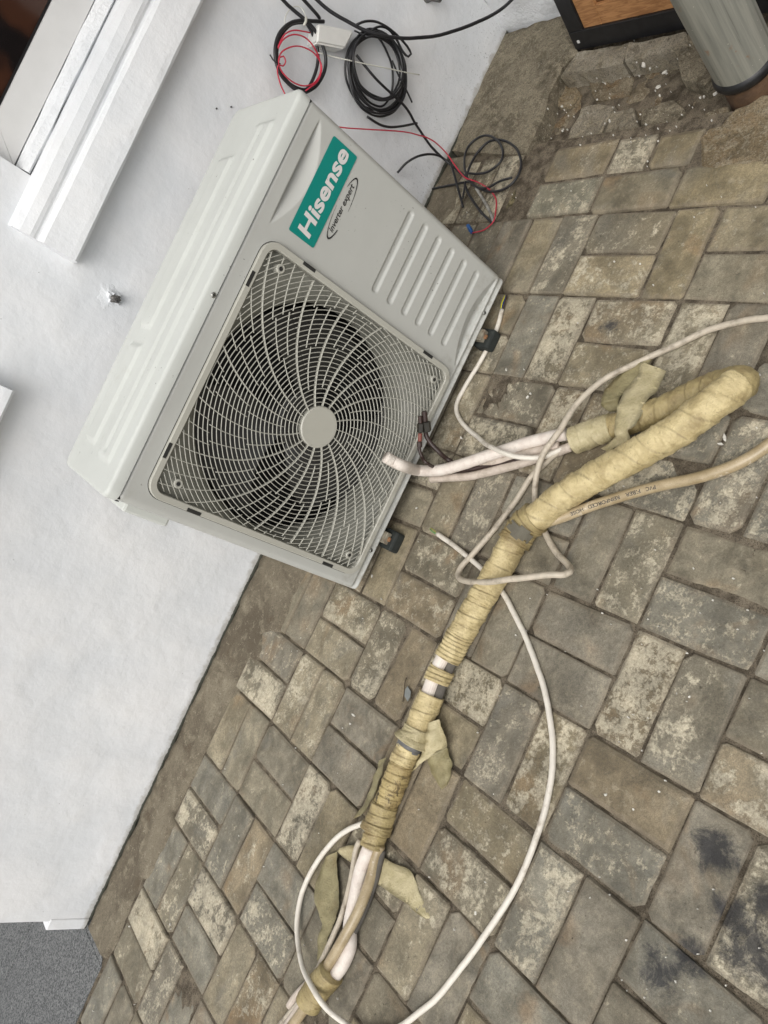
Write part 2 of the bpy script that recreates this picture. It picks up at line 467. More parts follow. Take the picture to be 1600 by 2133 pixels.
GX = lambda i: -0.007 + 0.2085 * i + (0.010 * (i == 3) + 0.022 * (i == 4) + 0.030 * (i >= 5))
GY = lambda j: -0.997 - 0.2085 * j
bricks = []
PALETTE = [srgb(*q) for q in ((132, 125, 108), (124, 117, 101), (136, 126, 104), (128, 124, 112), (120, 114, 100), (142, 133, 113), (134, 122, 101), (128, 122, 109))]
def paver(x0, x1, y0, y1, mat=None, dz=None, tint=None, b=None, jit=0.0022, rot=None, wear=None):
    """one paver: irregular 12-point outline, worn top edge"""
    cx_, cy_ = (x0 + x1) / 2, (y0 + y1) / 2
    g = random.uniform(0.0010, 0.0026)
    hx, hy = (x1 - x0) / 2 - g, (y1 - y0) / 2 - g * random.uniform(.7, 1.2)
    ch2 = [random.uniform(0.002, 0.006) if random.random() < .74 else random.uniform(.007, .017) for _ in range(4)]
    O = []
    for k, (sx, sy) in enumerate(((1, 1), (-1, 1), (-1, -1), (1, -1))):
        c = ch2[k]
        if sx * sy > 0:
            O += [(sx * hx, sy * (hy - c)), (sx * (hx - c), sy * hy), (sx * hx * random.uniform(-.3, .3), sy * hy)]
        else:
            O += [(sx * (hx - c), sy * hy), (sx * hx, sy * (hy - c)), (sx * hx, sy * hy * random.uniform(-.3, .3))]
    O = [(a + random.uniform(-jit, jit) * .5, c + random.uniform(-jit, jit) * .5) for a, c in O]
    bev = b or random.uniform(0.004, 0.0085)
    V, Fc = prism_geo(O, -0.04, 0.0, bev, .013, (hx, hy))
    me_o = mesh_obj('brick', V, Fc, mat or M_BRICK, pav)
    at = me_o.data.attributes.new('rim', 'FLOAT', 'POINT')
    at.data.foreach_set('value', [0.0] * 36 + [.25] * 12 + [1.0] * 12)
    me_o.location = (cx_, cy_, random.uniform(-0.0034, 0.0030) if dz is None else dz)
    me_o.rotation_euler = (random.gauss(0, .011), random.gauss(0, .011), random.gauss(0, .014) if rot is None else rot)
    base = random.choice(PALETTE); l = random.uniform(.92, 1.08)
    tint = tint or (1, 1, 1)
    me_o.color = (*[q * l * w for q, w in zip(base, tint)], random.choice((random.uniform(.08, .35), random.uniform(.25, .65), random.uniform(.45, .82))) if wear is None else wear)
    bricks.append(me_o)
    return me_o
def vis(x, y, m=330):
    P = np.array([x, y, 0.0]); q = CR @ (P - CAM)
    if q[2] < .2: return False
    u, v = PCX + F_PX * q[0] / q[2], PCY + F_PX * q[1] / q[2]
    return -m < u < 1600 + m and -m < v < 2133 + m
def cell(i, j, o=None):
    x0, x1, y1, y0 = GX(i), GX(i + 1), GY(j), GY(j + 1)
    if not any(vis(a, c) for a in (x0, x1, (x0 + x1) / 2) for c in (y0, y1, (y0 + y1) / 2)): return
    o = o or ('Y' if (i + j) % 2 == 0 else 'X')
    if o == 'Y':
        xm = (x0 + x1) / 2 + random.uniform(-.003, .003)
        paver(xm, x1, y0, y1); paver(x0, xm, y0, y1)
    else:
        ym = (y0 + y1) / 2 + random.uniform(-.003, .003)
        paver(x0, x1, ym, y1); paver(x0, x1, y0, ym)
for i in range(-11, 4):
    for j in range(-4, 4):
        if j == -4 and i in (0, 1, 2, 3): 
            pass
        cell(i, j)
# fourth course: the pattern slips by half a paver
yh = lambda k: GY(0) - 0.2085 * k / 2
x3, x4, x5 = GX(4), GX(5), GX(6) - 0.0
for k in range(-8, -3 + 0):
    pass
def xb(i0, i1, k0, **kw):   # one paver along the wall, between half-lines k0 and k0+1
    return paver(i0, i1, yh(k0 + 1), yh(k0), **kw)
X4a, X4b = GX(4), GX(5)
for k in (-8, -7, -6, -5, -4):
    xb(X4a, X4b, k)
xm = (X4a + X4b) / 2
for lo, hi in ((X4a, xm), (xm, X4b)):
    paver(lo, hi, yh(-1), yh(-3), tint=(1.04, 1.0, .92))
xb(X4a, X4b, -1, tint=(1.06, 1.04, .98))
for k in (0, 2, 4, 6):
    for lo, hi in ((X4a, xm), (xm, X4b)):
        paver(lo, hi, yh(k + 2), yh(k))
# fifth course: stretchers set square to the wall, two rows
xa, xc, xe = 1.066, 1.172, 1.278
paver(xa, xe, -.160, -.090); paver(xa, xe, -.245, -.165, tint=(.92, .9, .86)); paver(xa, xe, -.330, -.248, tint=(.9, .88, .84))
paver(xa + .004, xe + .025, -.432, -.338, mat=M_MOSS, dz=-.007, b=.008)
ys = [-.440, -.648, -.862, -1.078, -1.285, -1.49, -1.70]
for k in range(6):
    paver(xa, xc, ys[k + 1], ys[k], tint=(1.03, 1.0, .92) if k else (.97, .98, .92), b=.008)
ys2 = [-.437, -.640, -.752, -.872]
for k in range(3):
    paver(xc, xe - .004 * k, ys2[k + 1], ys2[k], tint=[(.98, .98, .93), (1.0, 1.0, .94), (.82, .80, .76)][k], b=.011, jit=.008)

# mortar run along the foot of the wall, feathered over the paver ends
edge = [(-1.29, -.150), (-1.243, -.164), (-1.139, -.153), (-1.04, -.147), (-1.02, -.192), (-.926, -.187), (-.84, -.2), (-.828, -.152), (-.62, -.168), (-.60, -.172), (-.481, -.176), (-.44, -.20), (-.38, -.165), (-.34, -.215), (-.29, -.222), (-.25, -.185), (-.21, -.262), (-.03, -.268), (.1, -.255), (.3, -.22), (.5, -.2), (.8, -.18), (.95, -.12), (1.05, -.1), (1.12, -.14), (1.22, -.09), (1.29, -.12)]
ex = np.array([e[0] for e in edge]); ey = np.array([e[1] for e in edge])
V = []; Fc = []; NX, NY = 330, 16
for i in range(NX + 1):
    x = -1.29 + (1.29 + 1.29) * i / NX
    yo = np.interp(x, ex, ey) + .010 * nz(x, 0, 18) + .004 * nz(x, 3, 60)
    for j in range(NY + 1):
        t_ = j / NY; gap = max(.001, .008 + .010 * nz(x, 7, 13) + .005 * nz(x, 8, 45)); y = -gap * (1 - t_) + yo * t_
        if j == 1: y = -gap - .002
        z = .0035 + .0045 * (1 - t_) + .0035 * nz(x, y, 11) + .0015 * nz(x, y, 45)
        z -= .011 * max(0, (t_ - .86) / .14) ** 2
        if j == 0: z -= .02
        V.append((x, y, z))
for i in range(NX):
    for j in range(NY):
        a = i * (NY + 1) + j; Fc.append((a, a + 1, a + NY + 2, a + NY + 1))
tag(mesh_obj('mortar_strip', V, Fc, M_MORTAR, smooth=True), kind='structure')

# granite floor past the end of the wall
gf = mesh_obj('granite_floor', [(-3.2, -.170, -.02), (-1.27, -.170, -.02), (-1.27, 2.2, -.02), (-3.2, 2.2, -.02)], [(0, 1, 2, 3)], simple('granite_joint', srgb(70, 68, 62), .9))
tag(gf, kind='structure')
for (x0, x1, y0, y1) in ((-2.2, -1.315, -.148, .318), (-2.2, -1.27, .322, .93), (-3.1, -2.204, -.148, .318), (-3.1, -2.204, .322, .93)):
    V, Fc = box_geo(x0, x1, y0, y1, -.03, -.002, .0015)
    mesh_obj('granite_slab', V, Fc, M_GRANITE, gf)
V, Fc = prism_geo([(-1.315, -.148), (-1.268, -.10), (-1.268, .318), (-1.315, .318)], -.03, -.003, .001)
mesh_obj('granite_slab', V, Fc, M_GRANITE, gf)

# broken ground beside the column: sunk bed, old cement slab, stones
def poly(px, z=0.0):
    O = [gz(a, b, z)[:2] for a, b in px]
    A = sum(O[i - 1][0] * O[i][1] - O[i][0] * O[i - 1][1] for i in range(len(O)))
    return O if A > 0 else O[::-1]
def dens(O, step=.02, jit=.004):
    out = []
    for i in range(len(O)):
        a, b = np.array(O[i]), np.array(O[(i + 1) % len(O)]); L = np.linalg.norm(b - a); n = max(1, int(L / step))
        for k in range(n):
            out.append(tuple(a + (b - a) * k / n + (RNG.normal(0, jit, 2) if k else 0)))
    return out
ZT = zoomf(1000, 0, 2.6667)
V, Fc = patch_grid(1.20, 2.1, -1.6, -.2, 90, 120, lambda x, y: -.050 + .034 * max(0, min(1, (1.335 - x) / .05)) + .012 * nz(x, y, 9, 3) + .012 * nz(x, y, 26, 1) + .007 * nz(x, y, 60))
bg_ = mesh_obj('broken_ground', V, Fc, M_RUBBLE, smooth=True); tag(bg_, kind='structure')
def rough_slab(name, pxs, z0, z1, mat, parent, amp=.006, s=22, seed=0.0, step=.025, inner=4):
    """slab with an uneven top: outline prism whose top is a displaced fan grid"""
    O = dens(poly(pxs, z1), step, .003); n = len(O); c = np.mean(O, 0)
    V = []; Fc = []
    def zz(q, e=0): return z1 + amp * nz(q[0], q[1], s, seed) + amp * .5 * nz(q[0], q[1], s * 3, seed) - e
    for q in O: V.append((q[0], q[1], z0))
    fs = [0.0, .05] + [k / inner for k in range(1, inner)]
    inner = len(fs) - 1
    for k, f in enumerate(fs):
        for q in O:
            w = np.array(q) * (1 - f) + c * f
            V.append((w[0], w[1], zz(w, .004 if k == 0 else 0)))
    V.append((c[0], c[1], zz(c)))
    for k in range(inner + 1):
        for i in range(n):
            i2 = (i + 1) % n
            Fc.append((k * n + i, k * n + i2, (k + 1) * n + i2, (k + 1) * n + i))
    for i in range(n): Fc.append(((inner + 1) * n + i, (inner + 1) * n + (i + 1) % n, len(V) - 1))
    return mesh_obj(name, V, Fc, mat, parent, smooth=False)
zp = lambda L: [ZT(*q) for q in L]
rough_slab('cement_slab', [(1046, 70), (1170, 30)] + zp([(455, 90), (540, 285), (455, 360), (425, 420), (375, 520), (350, 640), (300, 740), (250, 835), (110, 850)]) + [(940, 312)], -.07, .012, M_CEMENT, bg_, .005, 14, 1.0, inner=6)
rough_slab('stone', zp([(540, 290), (820, 232), (790, 350), (690, 372), (600, 385), (440, 420)]), -.07, .010, M_STONE, bg_, .004, 20, 2)
rough_slab('stone', zp([(822, 232), (1060, 195), (1140, 170), (1150, 260), (1040, 290), (800, 335)]), -.07, .012, M_STONE, bg_, .003, 20, 3)
rough_slab('stone', zp([(555, 590), (700, 570), (740, 580), (690, 690), (660, 745), (480, 780)]), -.07, -.022, M_STONE, bg_, .010, 30, 4)
rough_slab('stone', zp([(725, 620), (850, 590), (880, 700), (760, 740), (690, 735)]), -.07, -.024, M_STONE, bg_, .010, 30, 5)
rough_slab('stone', zp([(890, 600), (1080, 555), (1130, 600), (1080, 680), (890, 690)]), -.07, -.030, M_CEMENT, bg_, .010, 26, 6)
rough_slab('stone', zp([(420, 480), (520, 455), (560, 520), (540, 580), (440, 600)]), -.07, -.036, M_OCHRE, bg_, .010, 20, 7)
rough_slab('stone', zp([(600, 420), (780, 380), (850, 420), (830, 520), (640, 560)]), -.07, -.036, M_RUBBLE, bg_, .012, 18, 8)
rough_slab('stone', zp([(1060, 260), (1180, 180), (1290, 420), (1240, 470), (1120, 440), (1100, 330)]), -.06, .000, M_CEMENT, bg_, .010, 18, 9)
rough_slab('sandy_patch', zp([(1222, 760), (1262, 715), (1330, 700), (1370, 650), (1420, 600), (1800, 430), (1800, 912), (1400, 915), (1228, 932)]), -.06, .001, M_OCHRE, bg_, .003, 30, 10, inner=6)
rough_slab('stone', zp([(1250, 640), (1380, 590), (1400, 690), (1300, 735), (1250, 700)]), -.06, -.010, M_RUBBLE, bg_, .008, 20, 11)

# flakes of white paint lying on the paving
V = []; Fc = []
def flake(x, y, z, r, el=1.0, ang=0.0):
    n = random.randint(5, 8); b = len(V)
    for k in range(n):
        a = 2 * math.pi * k / n; rr = r * random.uniform(.55, 1.2)
        dx, dy = rr * math.cos(a) * el, rr * math.sin(a)
        V.append((x + dx * math.cos(ang) - dy * math.sin(ang), y + dx * math.sin(ang) + dy * math.cos(ang), z + random.uniform(0, .0012)))
    for k in range(n):
        q = V[b + k]; V.append((q[0], q[1], z - .003))
    Fc.append(tuple(range(b, b + n)))
    for k in range(n): Fc.append((b + k, b + n + k, b + n + (k + 1) % n, b + (k + 1) % n))
big = [(1099, 828, .006, 1.8), (1105, 820, .005, 1), (961, 912, .006, 2), (868, 1058, .004, 1.8), (530, 1307, .005, 1.6), (737, 1490, .005, 3), (730, 1508, .004, 1.4), (1262, 1656, .006, 1), (1374, 1649, .004, 1.5), (1320, 1686, .004, 1), (992, 1903, .007, 1), (1012, 1838, .003, 2), (1245, 1228, .003, 1.5), (1337, 1342, .002, 1), (1528, 1205, .003, 2), (1445, 1184, .003, 1), (1582, 781, .004, 1.3), (795, 1248, .003, 2.4), (775, 1200, .003, 3), (1090, 1118, .002, 1), (1055, 770, .004, 2), (1280, 545, .004, 1), (1190, 398, .0025, 1.4), (1385, 152, .008, 1.4), (1342, 137, .010, 2), (1372, 183, .009, 2), (1245, 209, .004, 1.2), (1172, 223, .006, 1), (1490, 198, .006, 2), (1460, 205, .005, 1), (1335, 240, .003, 1), (355, 1925, .004, 1.6), (356, 1935, .002, 1), (270, 1930, .004, 2), (195, 2106, .004, 2), (310, 1700, .003, 1.4), (620, 1356, .002, 1), (627, 1395, .0025, 1), (640, 1310, .002, 1), (1408, 2045, .003, 1.5), (1230, 1870, .003, 1), (1480, 2105, .003, 1), (1350, 1290, .003, 1), (1510, 910, .006, 3), (1500, 925, .005, 2.4)]
for (a, b, r, el) in big:
    q = gz(a, b, 0.002); flake(q[0], q[1], .0035 if q[0] < 1.28 else .006, r * .5, el, random.uniform(0, 3))
for k in range(170):
    q = gz(random.uniform(1060, 1560), random.uniform(60, 300), 0); 
    if 1.24 < q[0] < 1.72 and q[1] > -1.1: flake(q[0], q[1], random.uniform(-.03, .008), random.choice((.0008, .001, .0012, .0016, .0024)), random.uniform(1, 2), random.uniform(0, 3))
for k in range(190):
    q = gz(random.uniform(200, 1600), random.uniform(300, 2100), 0)
    if q[1] < -.02 and q[0] > -1.3: flake(q[0], q[1], .0036, random.choice((.0008, .001, .0014)), random.uniform(1, 1.8), random.uniform(0, 3))
pc = mesh_obj('paint_chips', V, Fc, simple('paint_flake', (.62, .60, .54), .7, .2, 300)); tag(pc, 'small white paint flakes scattered over the paving', kind='stuff')

# ------------------------------------------------------------------ house wall
hw = empty('house_wall', (0, 0, 0)); tag(hw, 'smooth white painted plaster wall behind the outdoor unit', 'wall')
WX0, WX1, WZ1 = -1.278, 1.735, 2.5
OX0, OX1, OZ0, OZ1 = 0.545, 1.663, 0.975, 2.1       # window opening
V = []; Fc = []
xs = list(np.linspace(WX0, OX0, 150)) + list(np.linspace(OX0, OX1, 101)[1:]) + list(np.linspace(OX1, WX1, 6)[1:])
zs = [0.0, .02, .05, .1, .2, .35, .5, .65, .8, OZ0, 1.3, 1.7, OZ1, WZ1]
for x in xs:
    for k, z in enumerate(zs):
        y = .0012 * nz(x, z, 7) + .0006 * nz(x, z, 20)
        zz_ = z
        if k == 0: zz_ = .001 + .005 * nz(x, 1, 30) + .003 * nz(x, 2, 90); y += .003 * nz(x, 5, 25)
        if k == 1: y += .002 * nz(x, 5, 25)
        V.append((x, y, zz_))
nzs = len(zs)
for i in range(len(xs) - 1):
    for k in range(nzs - 1):
        xm_, zm_ = (xs[i] + xs[i + 1]) / 2, (zs[k] + zs[k + 1]) / 2
        if OX0 < xm_ < OX1 and OZ0 < zm_ < OZ1: continue
        a = i * nzs + k; Fc.append((a, a + nzs, a + nzs + 1, a + 1))
wf = mesh_obj('wall_face', V, Fc, M_WALL, hw, smooth=True)
# body of the wall: end face, reveals, back
g = []
for (x0, x1, z0, z1) in ((WX0 + .001, OX0, -.04, WZ1), (OX1, WX1 - .001, -.04, WZ1), (OX0, OX1, -.04, OZ0), (OX0, OX1, OZ1, WZ1)):
    g.append(box_geo(x0, x1, .006, .22, z0, z1))
mesh_obj('wall_core', *merge(g), M_WALL, hw)
V, Fc = box_geo(-1.306, -1.270, -.002, .2, 0.004, .128, .004)
mesh_obj('skirting_block', V, Fc, M_WALL, hw)

def extr_profile(name, prof, x0, x1, mat, parent, n=60, amp=.0012):
    V = []; Fc = []; m = len(prof)
    for i in range(n + 1):
        x = x0 + (x1 - x0) * i / n
        for k, (y, z) in enumerate(prof):
            V.append((x, y + amp * nz(x, k * 3.1, 16), z + amp * nz(x, k * 5.7 + 9, 12)))
    for i in range(n):
        for k in range(m - 1):
            a = i * m + k; Fc.append((a, a + 1, a + m + 1, a + m))
    Fc.append(tuple(range(m))); Fc.append(tuple(n * m + k for k in range(m - 1, -1, -1)))
    o = mesh_obj(name, V, Fc, mat, parent); fix_normals(o); return o
SILL = [(.004, .822), (-.046, .826), (-.050, .832), (-.0495, .845), (-.043, .903), (-.038, .911), (-.030, .913), (-.029, .918), (-.033, .924), (-.034, .932), (-.029, .953), (-.020, .968), (.004, .975)]
LEDGE = [(-.027, .926), (-.0265, .958), (-.023, .968), (-.014, .973), (.02, .976), (.02, .926)]
extr_profile('window_sill', SILL, .424, 1.725, M_SILL, hw, 90)
extr_profile('window_sill', SILL, -1.2, .095, M_SILL, hw, 90)
# sealing mortar between sill and frame
extr_profile('sill_bed', [(.003, .976), (-.004, .980), (.006, .996), (.026, 1.006), (.06, 1.006), (.06, .976)], .548, 1.660, M_ROUGHWALL, hw, 90, .003)

M_ALU = simple('white_aluminium', (.74, .74, .73), .35, .03, 20)
_g = NT('dark_glass'); M_GLASS = _g.done(_g.mix(_g.ramp(_g.noise(_g.pos(), 9, 2, .4), .46, .60), (.008, .006, .006), (.050, .020, .011)), .06)  # brown patches in the colour stand in for reflections and the room behind
M_ROOM = simple('room_interior', (.10, .05, .032), .8, .5, 3)
wfz0, wfz1, wfx0, wfx1, wb = 1.008, 2.05, .548, 1.66, .068
fo = bpy.data.objects
g = []
def mitre(a, b, c, d, y0, y1):
    V = [(p[0], y, p[1]) for y in (y0, y1) for p in (a, b, c, d)]
    return V, [(0, 1, 2, 3), (7, 6, 5, 4), (0, 4, 5, 1), (1, 5, 6, 2), (2, 6, 7, 3), (3, 7, 4, 0)]
A, B_, C_, D_ = (wfx0, wfz0), (wfx1, wfz0), (wfx1, wfz1), (wfx0, wfz1)
a, b, c, d = (wfx0 + wb, wfz0 + wb), (wfx1 - wb, wfz0 + wb), (wfx1 - wb, wfz1 - wb), (wfx0 + wb, wfz1 - wb)
e = .0007
win = mesh_obj('window_frame', *mitre((A[0] + e, A[1]), B_, b, (a[0] + e, a[1]), .028, .07), M_ALU, hw); fix_normals(win)
for q in ((A, a, d, D_), (D_, d, c, C_), (C_, c, b, B_)):
    fix_normals(mesh_obj('frame_bar', *mitre(*q, .028, .07), M_ALU, win))
gk = box('gasket', wfx0 + wb - .004, wfx1 - wb + .004, .046, .05, wfz0 + wb - .004, wfz1 - wb + .004, simple('black_gasket', (.012, .012, .013), .6), win, 0)
pane = box('window_pane', wfx0 + wb + .006, wfx1 - wb - .006, .040, .0455, wfz0 + wb + .006, wfz1 - wb - .006, M_GLASS, hw, 0)

# porch roof over the far end, carried by the column (above the frame)
box('canopy', .62, 2.3, -1.25, -.0, 2.35, 2.47, M_SILL, hw, .005)

# plaster scar with the stump of an anchor bolt
sc_ = wy(228, 615); V = []; Fc = []; n = 60
for k in range(6):
    for i in range(n):
        a = 2 * math.pi * i / n; r = (.046 + .012 * nz(math.cos(a), math.sin(a), 1.7, 4)) * (1 - k / 6)
        x, z = sc_[0] + r * math.cos(a) * 1.0, sc_[2] + r * math.sin(a) * .9
        h = -.0022 + .0011 * k + .0016 * nz(x, z, 60, 2) + .0008 * nz(x, z, 160, 3)
        V.append((x, -h, z))
V.append((sc_[0], -.004, sc_[2]))
for k in range(5):
    for i in range(n):
        i2 = (i + 1) % n; Fc.append((k * n + i, k * n + i2, (k + 1) * n + i2, (k + 1) * n + i))
for i in range(n): Fc.append((5 * n + i, 5 * n + (i + 1) % n, len(V) - 1))
fix_normals(mesh_obj('plaster_patch', V, Fc, mat_wall('patched_plaster', 2.4, False), hw, smooth=True))
def lump(name, c, r, mat, parent=None, amp=.45, s=40, sub=2, sq=(1, 1, 1)):
    bm = bmesh.new(); bmesh.ops.create_icosphere(bm, subdivisions=sub, radius=1)
    for v in bm.verts:
        k = 1 + amp * mnoise.noise(v.co * 1.7 + Vector((c[0] * s, c[1] * s, c[2] * s)))
        v.co = Vector((c[0] + v.co.x * r * k * sq[0], c[1] + v.co.y * r * k * sq[1], c[2] + v.co.z * r * k * sq[2]))
    bm.verts.index_update()
    V = [tuple(v.co) for v in bm.verts]; Fc = [[v.index for v in f.verts] for f in bm.faces]; bm.free()
    return mesh_obj(name, V, Fc, mat, parent, smooth=False)
M_STEEL = simple('dull_steel', (.10, .095, .09), .5, .8, 90, 0, .4)
bs = wy(241, 624, -.012)
ab = lump('anchor_stub', bs, .011, M_STEEL, None, .8, 40, 2, (.8, 1.6, 1)); tag(ab, 'broken steel anchor stub sticking out of a plaster scar', 'anchor bolt')
for k_, (dx, dz_, r_) in enumerate(((.004, .013, .008), (-.008, .006, .006), (.010, -.004, .005), (-.004, -.010, .005))):
    lump('plaster_crumb', bs + np.array([dx, .006, dz_]), r_, M_WALL, ab, .9)
for k, (a, b) in enumerate(((450.5, 226.5), (481, 223))):
    q = wy(a, b)
    V, Fc = tube_geo(np.array([[q[0], .004, q[2]], [q[0], -.003, q[2]], [q[0], -.0045, q[2]]]), [.0022, .0022, .001], 8)
    tag(mesh_obj('nail', V, Fc, simple('nail_steel', (.06, .06, .06), .5)), ['nail head in the wall, the one nearer the window sill', 'nail head in the wall, the one nearer the cable coils'][k], 'nail')
q = wy(889, -4)
tag(tube('pipe_stub', [(q[0], .01, q[2]), (q[0], -.02, q[2]), (q[0] - .004, -.05, q[2] - .01)], [.013, .012, .011] if False else .013, simple('grey_stub', (.16, .16, .155), .8, .4, 60, .5), None, 12), 'short grey stub projecting from the wall above the hanging cable', 'pipe stub')

# ------------------------------------------------------------------ far end: side wall, leaning framed door leaf, column
V, Fc = patch_grid(0, 1, 0, 1, 60, 60, lambda x, y: 0)
V = [(1.735 - .012 * nz(v[0] * 2.4, v[1] * 2, 12) - .005 * nz(v[0] * 2.4, v[1] * 2, 40), -2.4 + 2.405 * v[0], -.05 + 2.0 * v[1] ** 1.6) for v in V]
sw = empty('side_wall', (1.735, -1.0, 0)); tag(sw, 'rough white plaster wall at the far end, behind the framed door leaf', 'wall')
fix_normals(mesh_obj('wall_face', V, Fc, M_ROUGHWALL, sw, smooth=True, world_space=True))
box('wall_core', 1.755, 1.93, -2.4, .22, -.05, 2.2, M_ROUGHWALL, None, 0)
wc = bpy.data.objects['wall_core.001'] if 'wall_core.001' in bpy.data.objects else None
if wc:
    wc.parent = sw; wc.matrix_parent_inverse = Matrix.Translation(sw.location).inverted()

BL, BR = gz(1200, 106, .004), gz(1424, 62, .004)
ux = (BR - BL); ux[2] = 0; ux /= np.linalg.norm(ux)
back = np.array([-ux[1], ux[0], 0.0])
if back[0] < 0: back = -back
def px(P):
    q = CR @ (P - CAM); return np.array([PCX + F_PX * q[0] / q[2], PCY + F_PX * q[1] / q[2]])
best = None
for a in np.radians(np.arange(-5, 40, .25)):
    up = np.array([0, 0, math.cos(a)]) + back * math.sin(a)
    e = px(BL + up * .35); b0 = px(BL)
    tgt = (152.0 + 1000 - b0[0], 0 - b0[1]); dirv = e - b0
    err = abs(math.atan2(dirv[0], -dirv[1]) - math.atan2(tgt[0], -tgt[1]))
    if best is None or err < best[0]: best = (err, a)
LEAN = min(best[1], math.radians(14))
DW, DH = .62, .80
droot = empty('door_leaf', tuple(BL)); tag(droot, 'small wooden panelled door leaf in a black frame, leaning on the far wall', 'door')
mx = Matrix.Identity(4)
upv = np.array([0, 0, math.cos(LEAN)]) + back * math.sin(LEAN); nv = np.cross(ux, upv)
if np.dot(nv, back) < 0: nv = -nv
for r in range(3):
    mx[r][0] = ux[r]; mx[r][1] = nv[r]; mx[r][2] = upv[r]; mx[r][3] = BL[r]
droot.matrix_world = mx
M_BLACK = simple('black_paint', (.012, .012, .013), .35, .3, 60, .1)
def mat_wood(name, a, b):
    t = NT(name); p = t.obj()
    mp = t.n('ShaderNodeMapping'); t.link(p, mp.inputs[0]); mp.inputs['Scale'].default_value = (6, 40, 40)
    n = t.noise(mp.outputs[0], 3, 6, .6, 1.2)
    return t.done(t.mix(t.ramp(n, .35, .65), a, b), .45, t.bump(n, .1, .001))
M_WOOD = mat_wood('stained_wood', srgb(138, 96, 60), srgb(176, 130, 86))
M_WOODD = mat_wood('dark_wood', srgb(86, 54, 32), srgb(112, 74, 44))
fb = .052
box('frame_bar', 0, DW, 0, .035, 0, fb, M_BLACK, droot); box('frame_bar', 0, DW, 0, .035, DH - fb, DH, M_BLACK, droot)
box('frame_bar', 0, fb, .0005, .0345, fb, DH - fb, M_BLACK, droot); box('frame_bar', DW - fb, DW, .0005, .0345, fb, DH - fb, M_BLACK, droot)
st = .062
for (x0, x1, z0, z1) in ((fb, fb + st, fb, DH - fb), (DW - fb - st, DW - fb, fb, DH - fb)):
    box('stile', x0, x1, .006, .03, z0, z1, M_WOOD, droot)
for (z0, z1) in ((fb, fb + .052), (DH - fb - .05, DH - fb)):
    box('rail', fb + st, DW - fb - st, .0065, .0295, z0, z1, M_WOOD, droot)
box('panel', fb + st - .005, DW - fb - st + .005, .016, .024, fb + .045, DH - fb - .045, M_WOODD, droot)
box('screw_head', .018, .026, -.002, .004, .02, .028, simple('white_speck', (.6, .6, .58), .5), droot, .001)

# column: azimuths of its two outlines and the near point of its base fix centre and radius
def az(u):
    d = ray(u); return math.atan2(d[1], d[0])
a1, a2 = az((1449, 100)), az((1589, 34))
near = gz(1538, 249, -.01); dn = np.linalg.norm(near[:2] - CAM[:2])
beta = abs(a1 - a2) / 2; am = (a1 + a2) / 2
dcc = dn / (1 - math.sin(beta)); cr = dcc * math.sin(beta)
cc = CAM[:2] + dcc * np.array([math.cos(am), math.sin(am)])
colm = empty('column', (cc[0], cc[1], 0)); tag(colm, 'round grey wood-grained column with a black band and rusty foot', 'column')
def mat_col():
    t = NT('grey_grained'); p = t.pos()
    mp = t.n('ShaderNodeMapping'); t.link(p, mp.inputs[0]); mp.inputs['Scale'].default_value = (30, 30, 1.2)
    n = t.noise(mp.outputs[0], 2.4, 7, .65, .5)
    c = t.mix(t.ramp(n, .3, .7), srgb(110, 111, 104), srgb(142, 141, 131))
    c = t.mix(t.ramp(n, .40, .33, 0, .6), c, srgb(84, 82, 72))
    c = t.mix(t.ramp(t.noise(p, 22, 6, .7), .62, .7, 0, .6), c, srgb(128, 92, 62))
    c = t.mix(t.ramp(t.voro(p, 60), .05, .07, .7, 0), c, srgb(190, 186, 172))
    return t.done(c, .45, t.bump(n, .3, .002))
M_RUST = simple('rusty_foot', srgb(84, 62, 42), .8, .4, 30, .5, 0, srgb(48, 36, 28), .8)
def lathe(name, prof, mat, parent, seg=48, closed=False):
    V = []; Fc = []
    for r, z in prof:
        for k in range(seg):
            a = 2 * math.pi * k / seg; V.append((r * math.cos(a), r * math.sin(a), z))
    for i in range(len(prof) - 1):
        for k in range(seg):
            k2 = (k + 1) % seg; Fc.append((i * seg + k, i * seg + k2, (i + 1) * seg + k2, (i + 1) * seg + k))
    return mesh_obj(name, V, Fc, mat, parent, smooth=True)
lathe('shaft', [(cr, .058), (cr, 2.352)], mat_col(), colm)
lathe('band', [(cr - .004, .040), (cr + .003, .042), (cr + .006, .050), (cr + .004, .060), (cr - .002, .066)], M_BLACK, colm)
lathe('foot', [(0, -.05), (cr - .004, -.05), (cr - .005, .0), (cr - .006, .044), (cr - .02, .05)], M_RUST, colm)

